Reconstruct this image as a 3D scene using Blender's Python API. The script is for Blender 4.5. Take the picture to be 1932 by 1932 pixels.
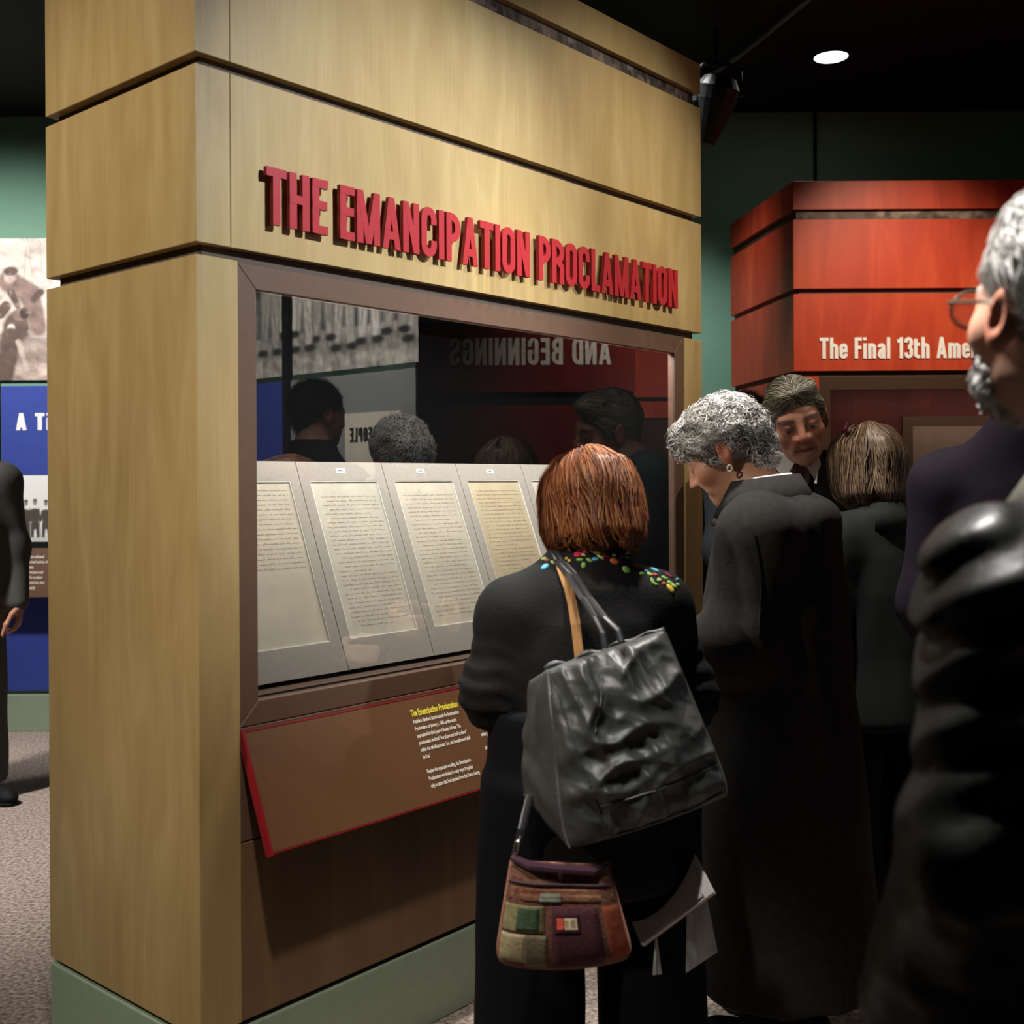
import bpy, math, random
import numpy as np
from mathutils import Matrix, Vector

for o in list(bpy.data.objects):
    bpy.data.objects.remove(o)
scene = bpy.context.scene
COL = scene.collection
PI = math.pi
rnd = random.Random(7)

# ------------------------------------------------------------------ camera
FPX, CY0, ROLL, EYE = 2124.66, 909.96, 0.0058, 1.4       # focal length (px), principal row, roll, lens height
cam_d = bpy.data.cameras.new('camera')
cam_d.sensor_width = 36.0
cam_d.lens = FPX / 1932 * 36.0
cam_d.shift_y = -(966 - CY0) / 1932
cam_d.dof.use_dof = True
cam_d.dof.focus_distance = 3.4
cam_d.dof.aperture_fstop = 4.0
cam_d.clip_start = 0.05
cam = bpy.data.objects.new('camera', cam_d)
COL.objects.link(cam)
c_, s_ = math.cos(ROLL), math.sin(ROLL)
cam.matrix_world = Matrix(((c_, s_, 0, 0), (0, 0, -1, 0), (-s_, c_, 0, EYE), (0, 0, 0, 1)))
scene.camera = cam

def ray(px, py):
    a, b = px - 966, py - CY0
    X = c_ * a - s_ * b
    Y = s_ * a + c_ * b
    return np.array([X / FPX, 1.0, -Y / FPX])
def at(px, py, Y):
    r = ray(px, py) * Y
    return np.array([r[0], Y, r[2] + EYE])
def atz(px, py, z):
    r = ray(px, py)
    t = (z - EYE) / r[2]
    return r * t + np.array([0, 0, EYE])

# ------------------------------------------------------------------ view, world, lights
scene.view_settings.view_transform = 'Standard'
scene.view_settings.look = 'None'
scene.view_settings.exposure = 0.0
scene.view_settings.gamma = 1.0
scene.view_settings.use_curve_mapping = False
w = bpy.data.worlds.new('world'); scene.world = w; w.use_nodes = True
w.node_tree.nodes['Background'].inputs[0].default_value = (0.55, 0.65, 1.0, 1)
w.node_tree.nodes['Background'].inputs[1].default_value = 0.009

def spot(name, loc, target, watt, angle, blend=0.6, size=0.06, col=(1.0, 0.86, 0.66)):
    d = bpy.data.lights.new(name, 'SPOT')
    d.energy = watt; d.spot_size = math.radians(angle); d.spot_blend = blend
    d.shadow_soft_size = size; d.color = col
    o = bpy.data.objects.new(name, d); COL.objects.link(o)
    o.location = loc
    o.rotation_euler = (Vector(target) - Vector(loc)).to_track_quat('-Z', 'Y').to_euler()
    return o

TH = 0.857                                                   # the kiosk stands turned by about 49 degrees
KC = np.array([-0.6671, 2.389])
KU = np.array([math.cos(TH), math.sin(TH)]); KN = np.array([math.sin(TH), -math.cos(TH)])
def kw(s, d, z):                                             # kiosk front: along, outward, up -> world
    p = KC + KU * s + KN * d
    return (float(p[0]), float(p[1]), z)
WARM = (1.0, 0.84, 0.60)
NEUT = (1.0, 0.93, 0.82)
spot('sign_spot_light', kw(0.9, 2.5, 3.42), kw(0.62, 0, 1.93), 650, 37, 1.0, 0.035, (0.82, 0.92, 1.0))
spot('sign_spot_light', kw(2.1, 1.9, 3.42), kw(1.45, 0, 2.02), 250, 44, 1.0, 0.03, (0.97, 0.95, 0.80))
spot('side_spot_light', (-2.6, 1.0, 3.42), (-0.93, 2.62, 1.55), 330, 58, 1.0, 0.08, (1.0, 0.94, 0.80))
spot('visitor_spot_light', kw(0.95, 0.42, 3.44), (0.46, 2.72, 1.3), 360, 52, 0.8, 0.05, (1.0, 0.95, 0.88))
spot('visitor_spot_light', (0.02, 1.85, 3.44), (0.60, 1.26, 1.64), 1000, 21, 0.8, 0.05, (1.0, 0.97, 0.92))
spot('visitor_spot_light', (-0.55, 1.15, 3.44), (0.22, 2.15, 0.86), 190, 13, 0.9, 0.06, (0.95, 0.95, 0.92))
spot('visitor_spot_light', (0.35, 3.1, 3.44), (0.9, 3.6, 1.5), 130, 40, 0.9, 0.06, (1.0, 0.88, 0.76))
spot('wall_wash_light', (-2.9, 4.6, 3.44), (-2.85, 6.4, 1.70), 430, 84, 1.0, 0.1, (1.0, 0.97, 0.92))
spot('wall_wash_light', (0.75, 5.2, 3.44), (0.95, 6.4, 1.0), 170, 74, 1.0, 0.1, (0.95, 0.98, 0.96))
spot('amendment_spot_light', (1.85, 3.9, 3.44), (1.85, 5.4, 2.10), 230, 50, 1.0, 0.06, (1.0, 0.84, 0.62))
spot('rail_spot_light', (-0.25, 1.0, 3.44), kw(0.36, 0.05, 0.55), 240, 30, 1.0, 0.06, (1.0, 0.92, 0.82))
spot('mural_spot_light', (1.5, 1.7, 3.44), (2.9, 2.6, 2.2), 1200, 70, 0.9, 0.1, (1.0, 0.95, 0.88))
spot('red_wall_spot_light', (2.2, 4.4, 3.44), (3.5, 4.45, 2.1), 380, 70, 0.9, 0.1, (1.0, 0.9, 0.8))
spot('floor_spot_light', (-3.0, 3.6, 3.44), (-2.6, 4.4, 0), 720, 62, 0.9, 0.1, (1.0, 0.95, 0.92))

# ------------------------------------------------------------------ materials
def new_mat(name):
    m = bpy.data.materials.new(name); m.use_nodes = True
    nt = m.node_tree
    return m, nt, nt.nodes['Principled BSDF']
def link(nt, a, b): nt.links.new(a, b)
def mat(name, col, rough=0.6, spec=0.4, var=0.0, vscale=8.0, stretch=(1, 1, 1), bump=0.0, bscale=60.0, bdist=0.004, metal=0.0, coat=0.0, sheen=0.0, emit=0.0, col2=None, detail=4.0):
    m, nt, b = new_mat(name)
    b.inputs['Base Color'].default_value = (*col, 1)
    b.inputs['Roughness'].default_value = rough
    b.inputs['Specular IOR Level'].default_value = spec
    b.inputs['Metallic'].default_value = metal
    if coat:
        b.inputs['Coat Weight'].default_value = coat; b.inputs['Coat Roughness'].default_value = 0.12
    if sheen:
        b.inputs['Sheen Weight'].default_value = sheen
    if emit:
        b.inputs['Emission Color'].default_value = (*col, 1); b.inputs['Emission Strength'].default_value = emit
    if var or bump or col2:
        tc = nt.nodes.new('ShaderNodeTexCoord'); mp = nt.nodes.new('ShaderNodeMapping')
        mp.inputs['Scale'].default_value = stretch
        link(nt, tc.outputs['Object'], mp.inputs[0])
    if var or col2:
        n = nt.nodes.new('ShaderNodeTexNoise'); n.inputs['Scale'].default_value = vscale; n.inputs['Detail'].default_value = detail
        link(nt, mp.outputs[0], n.inputs['Vector'])
        r = nt.nodes.new('ShaderNodeValToRGB')
        r.color_ramp.elements[0].position = 0.32; r.color_ramp.elements[1].position = 0.68
        lo = [max(0, c * (1 - var)) for c in col]
        hi = [min(1, c * (1 + var)) for c in col] if col2 is None else col2
        r.color_ramp.elements[0].color = (*lo, 1); r.color_ramp.elements[1].color = (*hi, 1)
        link(nt, n.outputs['Fac'], r.inputs[0]); link(nt, r.outputs[0], b.inputs['Base Color'])
    if bump:
        n2 = nt.nodes.new('ShaderNodeTexNoise'); n2.inputs['Scale'].default_value = bscale; n2.inputs['Detail'].default_value = 3
        link(nt, mp.outputs[0], n2.inputs['Vector'])
        bp = nt.nodes.new('ShaderNodeBump'); bp.inputs['Strength'].default_value = bump; bp.inputs['Distance'].default_value = bdist
        link(nt, n2.outputs['Fac'], bp.inputs['Height']); link(nt, bp.outputs[0], b.inputs['Normal'])
    return m
def wood(name, dark, mid, light, rough=0.42, big=1.0):
    """veneer: fine vertical grain with broad cloudy figure"""
    m, nt, b = new_mat(name)
    tc = nt.nodes.new('ShaderNodeTexCoord')
    def noise(scale, st, det, dist=0.0):
        mp = nt.nodes.new('ShaderNodeMapping'); mp.inputs['Scale'].default_value = st
        link(nt, tc.outputs['Object'], mp.inputs[0])
        n = nt.nodes.new('ShaderNodeTexNoise'); n.inputs['Scale'].default_value = scale; n.inputs['Detail'].default_value = det
        n.inputs['Distortion'].default_value = dist
        link(nt, mp.outputs[0], n.inputs['Vector']); return n
    a = noise(9 * big, (1, 1, 0.22), 5, 1.2)
    g = noise(130, (1, 1, 0.03), 3)
    r = nt.nodes.new('ShaderNodeValToRGB'); e = r.color_ramp.elements
    e[0].position = 0.25; e[0].color = (*dark, 1); e[1].position = 0.78; e[1].color = (*light, 1)
    k = e.new(0.52); k.color = (*mid, 1)
    link(nt, a.outputs['Fac'], r.inputs[0])
    mx = nt.nodes.new('ShaderNodeMix'); mx.data_type = 'RGBA'; mx.blend_type = 'MULTIPLY'; mx.inputs[0].default_value = 0.18
    r2 = nt.nodes.new('ShaderNodeValToRGB'); r2.color_ramp.elements[0].position = 0.3; r2.color_ramp.elements[1].position = 0.7
    r2.color_ramp.elements[0].color = (0.45, 0.42, 0.38, 1)
    link(nt, g.outputs['Fac'], r2.inputs[0])
    link(nt, r.outputs[0], mx.inputs[6]); link(nt, r2.outputs[0], mx.inputs[7])
    link(nt, mx.outputs[2], b.inputs['Base Color'])
    b.inputs['Roughness'].default_value = rough; b.inputs['Specular IOR Level'].default_value = 0.35
    return m
def attr_mat(name, rough=0.7, spec=0.3, coat=0.0, sss=0.0, bump=0.0, bscale=300):
    m, nt, b = new_mat(name)
    a = nt.nodes.new('ShaderNodeAttribute'); a.attribute_name = 'col'
    link(nt, a.outputs['Color'], b.inputs['Base Color'])
    b.inputs['Roughness'].default_value = rough; b.inputs['Specular IOR Level'].default_value = spec
    if coat: b.inputs['Coat Weight'].default_value = coat; b.inputs['Coat Roughness'].default_value = 0.15
    if sss:
        b.inputs['Subsurface Weight'].default_value = sss; b.inputs['Subsurface Radius'].default_value = (0.012, 0.005, 0.003); b.inputs['Subsurface Scale'].default_value = 0.5
    if bump:
        n2 = nt.nodes.new('ShaderNodeTexNoise'); n2.inputs['Scale'].default_value = bscale
        tc = nt.nodes.new('ShaderNodeTexCoord'); link(nt, tc.outputs['Object'], n2.inputs['Vector'])
        bp = nt.nodes.new('ShaderNodeBump'); bp.inputs['Strength'].default_value = bump; bp.inputs['Distance'].default_value = 0.002
        link(nt, n2.outputs['Fac'], bp.inputs['Height']); link(nt, bp.outputs[0], b.inputs['Normal'])
    return m
def glass_mat(name, ior=1.75):
    m, nt, b = new_mat(name)
    nt.nodes.remove(b)
    out = nt.nodes['Material Output']
    t = nt.nodes.new('ShaderNodeBsdfTransparent'); t.inputs[0].default_value = (0.93, 0.95, 0.94, 1)
    g = nt.nodes.new('ShaderNodeBsdfGlossy'); g.inputs['Roughness'].default_value = 0.0
    f = nt.nodes.new('ShaderNodeFresnel'); f.inputs['IOR'].default_value = ior
    x = nt.nodes.new('ShaderNodeMixShader')
    link(nt, f.outputs[0], x.inputs[0]); link(nt, t.outputs[0], x.inputs[1]); link(nt, g.outputs[0], x.inputs[2])
    link(nt, x.outputs[0], out.inputs[0])
    return m
def clear_mat(name):
    m, nt, b = new_mat(name); nt.nodes.remove(b)
    t = nt.nodes.new('ShaderNodeBsdfTransparent'); link(nt, t.outputs[0], nt.nodes['Material Output'].inputs[0])
    return m

M = {}
M['maple'] = wood('maple_veneer', (0.35, 0.225, 0.088), (0.41, 0.275, 0.115), (0.475, 0.335, 0.155))
M['redwood'] = wood('red_stained_veneer', (0.34, 0.030, 0.012), (0.46, 0.050, 0.018), (0.56, 0.085, 0.03), big=0.8)
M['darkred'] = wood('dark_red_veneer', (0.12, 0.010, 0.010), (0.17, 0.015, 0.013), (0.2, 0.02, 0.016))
M['groove'] = mat('brown_groove_strip', (0.085, 0.062, 0.048), 0.7, 0.2)
M['black'] = mat('matte_black', (0.006, 0.006, 0.007), 0.7, 0.2)
M['velvet'] = mat('case_lining', (0.004, 0.004, 0.004), 0.95, 0.05)
M['frame'] = mat('brown_laminate_frame', (0.115, 0.062, 0.040), 0.5, 0.3, var=0.05, vscale=40)
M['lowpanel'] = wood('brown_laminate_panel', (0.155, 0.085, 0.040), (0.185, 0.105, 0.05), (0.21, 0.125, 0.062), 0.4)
M['sage'] = mat('sage_green_plinth', (0.27, 0.34, 0.25), 0.42, 0.4, var=0.04, vscale=30)
M['green'] = mat('green_wall_paint', (0.155, 0.295, 0.215), 0.7, 0.2, var=0.04, vscale=3)
M['glass'] = glass_mat('case_glass', 2.0)
M['clear'] = clear_mat('glass_back_face')
M['letter'] = mat('red_sign_face', (0.34, 0.014, 0.020), 0.42, 0.35)
M['white_letter'] = mat('white_sign_face', (0.82, 0.80, 0.80), 0.5, 0.3)
M['cream_letter'] = mat('cream_sign_face', (0.75, 0.72, 0.62), 0.5, 0.3)
M['matboard'] = mat('taupe_matboard', (0.33, 0.275, 0.225), 0.85, 0.15, var=0.05, vscale=90)
M['ink'] = mat('brown_ink', (0.20, 0.105, 0.055), 0.8, 0.1)
M['white'] = mat('white_card', (0.78, 0.77, 0.75), 0.7, 0.2)
M['grey_ink'] = mat('grey_ink', (0.12, 0.12, 0.13), 0.8, 0.1)
M['rail'] = mat('brown_graphic_panel', (0.105, 0.047, 0.020), 0.5, 0.3, var=0.06, vscale=60)
M['railedge'] = mat('dark_red_edge', (0.20, 0.005, 0.010), 0.4, 0.4)
M['yellow_print'] = mat('yellow_print', (0.75, 0.62, 0.06), 0.6, 0.2)
M['white_print'] = mat('white_print', (0.78, 0.72, 0.64), 0.6, 0.2)
M['blue'] = mat('blue_graphic_panel', (0.035, 0.06, 0.30), 0.6, 0.25, var=0.04, vscale=20)
M['print'] = attr_mat('printed_picture', 0.6, 0.25)
M['greypanel'] = mat('grey_graphic_panel', (0.22, 0.23, 0.23), 0.6, 0.2)
M['brownpost'] = mat('dark_brown_post', (0.05, 0.026, 0.016), 0.6, 0.2)
M['metal'] = mat('bright_metal', (0.75, 0.72, 0.66), 0.25, 0.5, metal=1.0)
M['darkmetal'] = mat('black_metal', (0.012, 0.012, 0.013), 0.45, 0.4)

# ------------------------------------------------------------------ object helpers
def tag(o, label=None, cat=None, group=None, kind=None):
    if label: o['label'] = label
    if cat: o['category'] = cat
    if group: o['group'] = group
    if kind: o['kind'] = kind
    return o
def empty(name, loc=(0, 0, 0), rz=0.0):
    o = bpy.data.objects.new(name, None); COL.objects.link(o)
    o.location = loc; o.rotation_euler = (0, 0, rz); o.empty_display_size = 0.1
    return o
def mk(name, V, F, m, parent=None, smooth=False, col=None, loc=None, rot=None):
    me = bpy.data.meshes.new(name)
    V = np.asarray(V, dtype=np.float64)
    if isinstance(F, np.ndarray):
        n, k = F.shape
        me.vertices.add(len(V)); me.vertices.foreach_set('co', V.ravel())
        me.loops.add(n * k); me.loops.foreach_set('vertex_index', F.astype(np.int32).ravel())
        me.polygons.add(n); me.polygons.foreach_set('loop_start', np.arange(0, n * k, k, dtype=np.int32))
        me.update(calc_edges=True); me.validate()
    else:
        me.from_pydata([tuple(v) for v in V], [], [tuple(f) for f in F]); me.update()
    if smooth:
        me.polygons.foreach_set('use_smooth', np.ones(len(me.polygons), dtype=bool))
    if col is not None:
        a = me.color_attributes.new('col', 'FLOAT_COLOR', 'POINT')
        c4 = np.ones((len(V), 4), dtype=np.float32); c4[:, :3] = col
        a.data.foreach_set('color', c4.ravel())
    if m is not None: me.materials.append(m if not isinstance(m, str) else M[m])
    o = bpy.data.objects.new(name, me); COL.objects.link(o)
    if parent is not None: o.parent = parent
    if loc is not None: o.location = loc
    if rot is not None: o.rotation_euler = rot
    return o
def box(x0, x1, y0, y1, z0, z1):
    V = [(x, y, z) for z in (z0, z1) for y in (y0, y1) for x in (x0, x1)]
    F = [(0, 2, 3, 1), (4, 5, 7, 6), (0, 1, 5, 4), (2, 6, 7, 3), (0, 4, 6, 2), (1, 3, 7, 5)]
    return V, F
def prism(poly, z0, z1):
    n = len(poly)
    V = [(x, y, z0) for x, y in poly] + [(x, y, z1) for x, y in poly]
    F = [tuple(range(n))[::-1], tuple(range(n, 2 * n))] + [(i, (i + 1) % n, n + (i + 1) % n, n + i) for i in range(n)]
    return V, F
def join(parts):
    V, F = [], []
    for v, f in parts:
        k = len(V); V += list(v); F += [tuple(i + k for i in q) for q in f]
    return V, F
def bevel(o, wdt=0.0015, seg=1):
    b = o.modifiers.new('edge', 'BEVEL'); b.width = wdt; b.segments = seg; b.limit_method = 'ANGLE'
    return o
def tube(pts, r, n=8, closed=False, flat=None):
    """round tube (or flat strap: flat=(half width, half thickness, side vector))"""
    pts = [np.array(p, float) for p in pts]; m = len(pts); V, F = [], []
    rs = r if hasattr(r, '__len__') else [r] * m
    up = np.array([0.13, 0.27, 0.95])
    for i, p in enumerate(pts):
        a = pts[max(i - 1, 0)] if not closed else pts[i - 1]
        b = pts[min(i + 1, m - 1)] if not closed else pts[(i + 1) % m]
        t = b - a; t /= (np.linalg.norm(t) + 1e-9)
        sd = np.array(flat[2], float) if flat else np.cross(t, up)
        sd = sd - t * (sd @ t); sd /= (np.linalg.norm(sd) + 1e-9)
        u2 = np.cross(sd, t)
        for k in range(n):
            an = 2 * PI * (k + 0.5 * (flat is not None)) / n
            if flat: V.append(p + sd * flat[0] * math.cos(an) * 1.3 + u2 * flat[1] * math.sin(an) * 1.3)
            else: V.append(p + (sd * math.cos(an) + u2 * math.sin(an)) * rs[i])
    for i in range(m if closed else m - 1):
        for k in range(n):
            j = (i + 1) % m
            F.append((i * n + k, i * n + (k + 1) % n, j * n + (k + 1) % n, j * n + k))
    if not closed:
        F.append(tuple(range(n))[::-1]); F.append(tuple((m - 1) * n + k for k in range(n)))
    return V, F
def lathe(prof, n=24):
    V, F = [], []
    for r, z in prof:
        for k in range(n):
            a = 2 * PI * k / n; V.append((r * math.cos(a), r * math.sin(a), z))
    for i in range(len(prof) - 1):
        for k in range(n):
            F.append((i * n + k, i * n + (k + 1) % n, (i + 1) * n + (k + 1) % n, (i + 1) * n + k))
    F.append(tuple(range(n))[::-1]); F.append(tuple((len(prof) - 1) * n + k for k in range(n)))
    return V, F
def grid_print(name, wdt, hgt, img, m, parent=None, loc=None, rot=None):
    """a flat print: a grid in the local XZ plane carrying one colour per vertex; img is rows from the top"""
    h, w_ = img.shape[:2]
    xs = np.linspace(0, wdt, w_); zs = np.linspace(hgt, 0, h)
    X, Z = np.meshgrid(xs, zs)
    V = np.stack([X.ravel(), np.zeros(X.size), Z.ravel()], 1)
    i = np.arange(h * w_).reshape(h, w_)
    F = np.stack([i[1:, :-1].ravel(), i[1:, 1:].ravel(), i[:-1, 1:].ravel(), i[:-1, :-1].ravel()], 1)
    return mk(name, V, F, m, parent, col=img.reshape(-1, 3), loc=loc, rot=rot)

# ---- tiny raster for flat prints (linear colours)
class Raster:
    def __init__(s, wdt, hgt, cell, bg):
        s.w, s.h = wdt, hgt
        s.nx, s.ny = int(wdt / cell), int(hgt / cell)
        s.X, s.Z = np.meshgrid(np.linspace(0, wdt, s.nx), np.linspace(hgt, 0, s.ny))
        s.im = np.ones((s.ny, s.nx, 3)) * np.array(bg); s.cell = cell
    def put(s, d, c, soft=None, al=1.0):
        soft = soft or s.cell
        a = np.clip(0.5 - d / soft, 0, 1)[..., None] * al
        s.im = s.im * (1 - a) + np.array(c) * a
    def cap(s, x0, z0, x1, z1, r0, r1, c, soft=None, al=1.0):
        dx, dz = x1 - x0, z1 - z0
        t = np.clip(((s.X - x0) * dx + (s.Z - z0) * dz) / (dx * dx + dz * dz + 1e-9), 0, 1)
        d = np.hypot(s.X - x0 - t * dx, s.Z - z0 - t * dz) - (r0 + (r1 - r0) * t)
        s.put(d, c, soft, al)
    def ell(s, x, z, rx, rz, c, soft=None, al=1.0, rot=0.0):
        cx, sx = math.cos(rot), math.sin(rot)
        a = (s.X - x) * cx + (s.Z - z) * sx; b = -(s.X - x) * sx + (s.Z - z) * cx
        d = (np.sqrt((a / rx) ** 2 + (b / rz) ** 2) - 1) * min(rx, rz)
        s.put(d, c, soft, al)
    def rect(s, x0, x1, z0, z1, c, al=1.0):
        d = np.maximum(np.maximum(x0 - s.X, s.X - x1), np.maximum(z0 - s.Z, s.Z - z1)); s.put(d, c, None, al)
    def noise(s, f, amt, seed=0):
        r = np.random.RandomState(seed); n = np.zeros_like(s.X)
        for k in range(9):
            a = r.uniform(0, 2 * PI); q = f * r.uniform(0.5, 2.0)
            n += np.sin((s.X * math.cos(a) + s.Z * math.sin(a)) * q + r.uniform(0, 6) + 1.5 * np.sin(s.X * q * 0.4 + s.Z * q * 0.3))
        s.im = np.clip(s.im * (1 + amt * n[..., None] / 3), 0.01, 1)
    def grain(s, amt, seed=1):
        r = np.random.RandomState(seed); s.im = np.clip(s.im * (1 + amt * r.randn(s.ny, s.nx, 1)), 0.01, 1)

# ------------------------------------------------------------------ condensed stroke lettering
def _arc(cx, cy, rx, ry, a0, a1, n=7):
    return [(cx + rx * math.cos(math.radians(a0 + (a1 - a0) * i / n)), cy + ry * math.sin(math.radians(a0 + (a1 - a0) * i / n))) for i in range(n + 1)]
def glyph(ch, t):
    """strokes of a bold condensed letter, cap height 1; returns (width, [(points, horizontal_cut)])"""
    a = t / 2; X = 0.72
    def o_path(w0, w1, y0, y1):                    # rounded tall ring (centreline)
        r = (w1 - w0) / 2; cx = (w0 + w1) / 2; ry = min(r * 1.15, (y1 - y0) / 2)
        return _arc(cx, y1 - ry, r, ry, 0, 180) + _arc(cx, y0 + ry, r, ry, 180, 360) + [(w1, y1 - ry)]
    S = []
    def v(x, y0=0, y1=1): S.append(([(x, y0), (x, y1)], False))
    def hbar(y, x0, x1): S.append(([(x0, y), (x1, y)], False))
    def dg(x0, y0, x1, y1): S.append(([(x0, y0), (x1, y1)], True))
    def pl(p): S.append((p, False))
    def bowl(x0, x1, y0, y1):                      # right-hand bowl
        r = min((y1 - y0) / 2, (x1 - x0) * 0.75)
        pl([(x0, y1)] + _arc(x1 - r, y1 - r, r, r, 90, 0, 5) + _arc(x1 - r, y0 + r, r, r, 0, -90, 5) + [(x0, y0)])
    W = 0.43
    if ch == ' ': return 0.2, []
    if ch == 'T': W = 0.42; hbar(1 - a, 0, W); v(W / 2)
    elif ch == 'H': v(a); v(W - a); hbar(0.53, 0, W)
    elif ch == 'E': W = 0.35; v(a); hbar(a, 0, W); hbar(0.53, 0, W * 0.95); hbar(1 - a, 0, W)
    elif ch == 'F': W = 0.34; v(a); hbar(0.52, 0, W * 0.93); hbar(1 - a, 0, W)
    elif ch == 'L': W = 0.34; v(a); hbar(a, 0, W)
    elif ch == 'I': W = t; v(a)
    elif ch == 'M': W = 0.58; v(a); v(W - a); dg(a, 1, W / 2, 0); dg(W - a, 1, W / 2, 0)
    elif ch == 'N': W = 0.44; v(a); v(W - a); dg(a, 1, W - a, 0)
    elif ch == 'A': W = 0.48; dg(a, 0, W / 2, 1); dg(W - a, 0, W / 2, 1); hbar(0.26, W * 0.22, W * 0.78)
    elif ch == 'O': pl(o_path(a, W - a, a, 1 - a))
    elif ch in 'CG':
        r = W / 2 - a; cx = W / 2; ry = r * 1.15
        p = [(W - a, 0.66)] + _arc(cx, 1 - a - ry, r, ry, 0, 180) + _arc(cx, a + ry, r, ry, 180, 360) + [(W - a, 0.34)]
        if ch == 'G': p += [(W - a, 0.46)]; hbar(0.47, W * 0.52, W)
        pl(p)
    elif ch == 'S':
        r = W / 2 - a; cx = W / 2; ry = r * 1.0; q = 0.5
        pl([(W - a, 0.70)] + _arc(cx, 1 - a - ry, r, ry, 0, 180) + [(a, 0.70), (a * 1.3, 0.6), (W - a * 1.3, 0.4), (W - a, 0.30)] + _arc(cx, a + ry, r, ry, 0, -180) + [(a, 0.30)])
    elif ch == 'P': W = 0.41; v(a); bowl(a, W - a, 0.47, 1 - a)
    elif ch == 'R': W = 0.43; v(a); bowl(a, W - a, 0.50, 1 - a); S.append(([(W - a, 0), (W - a * 1.05, 0.40), (W * 0.5, 0.50)], False))
    elif ch == 'D': v(a); bowl(a, W - a, a, 1 - a)
    elif ch == 'B': v(a); bowl(a, W - a * 1.2, 0.53, 1 - a); bowl(a, W - a, a, 0.53)
    elif ch == '1': W = 0.27; v(W - a); pl([(0.0, 0.80), (W - a, 0.86), (W - a, 1)])
    elif ch == '3':
        W = 0.40; r = W / 2 - a; cx = W / 2
        pl([(a, 0.74)] + _arc(cx, 1 - a - r, r, r, 180, 0) + [(W - a, 0.66), (W - a * 2, 0.54), (W * 0.42, 0.53)])
        pl([(W * 0.42, 0.53), (W - a * 2, 0.52), (W - a, 0.42), (W - a, a + r)] + _arc(cx, a + r, r, r, 0, -180) + [(a, 0.28)])
    elif ch == 'h': W = 0.38; v(a); pl([(a, 0.55)] + _arc(W / 2, X - a - 0.12, W / 2 - a, 0.12, 150, 0) + [(W - a, 0)])
    elif ch == 'n': W = 0.38; v(a, 0, X); pl([(a, 0.55)] + _arc(W / 2, X - a - 0.12, W / 2 - a, 0.12, 150, 0) + [(W - a, 0)])
    elif ch == 'm':
        W = 0.58; v(a, 0, X); h2 = W / 2
        pl([(a, 0.55)] + _arc((a + h2) / 2, X - a - 0.1, (h2 - a) / 2, 0.1, 150, 0) + [(h2, 0)])
        pl([(h2, 0.55)] + _arc((h2 + W - a) / 2, X - a - 0.1, (W - a - h2) / 2, 0.1, 150, 0) + [(W - a, 0)])
    elif ch == 'i': W = t; v(a, 0, X); S.append(([(a, 0.85), (a, 1)], False))
    elif ch == 'l': W = t; v(a)
    elif ch == 't': W = 0.27; pl([(W, a)] + _arc(0.19, a + 0.09, 0.19 - 0.07, 0.09, 270, 180, 4) + [(0.07, 0.92)]); hbar(X - a * 0.8, 0, W)
    elif ch == 'r': W = 0.27; v(a, 0, X); pl([(a, 0.5), (a * 1.6, X - a * 1.3), (W, X - a)])
    elif ch == 'e':
        W = 0.38; r = W / 2 - a
        hbar(X * 0.53, a, W - a)
        pl([(W - a, X * 0.53 - a), (W - a, X - a - r)] + _arc(W / 2, X - a - r, r, r, 0, 180) + _arc(W / 2, a + r, r, r, 180, 360) + [(W - a, 0.24)])
    elif ch == 'a':
        W = 0.37; r = W / 2 - a
        pl([(a, 0.52)] + _arc(W / 2, X - a - r, r, r, 180, 0) + [(W - a, 0)])
        pl([(W - a, 0.43), (W * 0.45, 0.40)] + _arc(a + 0.09, a + 0.11, 0.09, 0.11, 150, 290, 5) + [(W - a, 0.22)])
    elif ch == 'd': W = 0.39; v(W - a); pl(o_path(a, W - a, a, X - a))
    elif ch == 'p': W = 0.39; v(a, -0.25, X); pl(o_path(a, W - a, a, X - a))
    elif ch == 'o': W = 0.38; pl(o_path(a, W - a, a, X - a))
    elif ch == 'c':
        W = 0.35; r = W / 2 - a
        pl([(W - a, 0.47)] + _arc(W / 2, X - a - r, r, r, 0, 180) + _arc(W / 2, a + r, r, r, 180, 360) + [(W - a, 0.25)])
    return W, S
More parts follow.
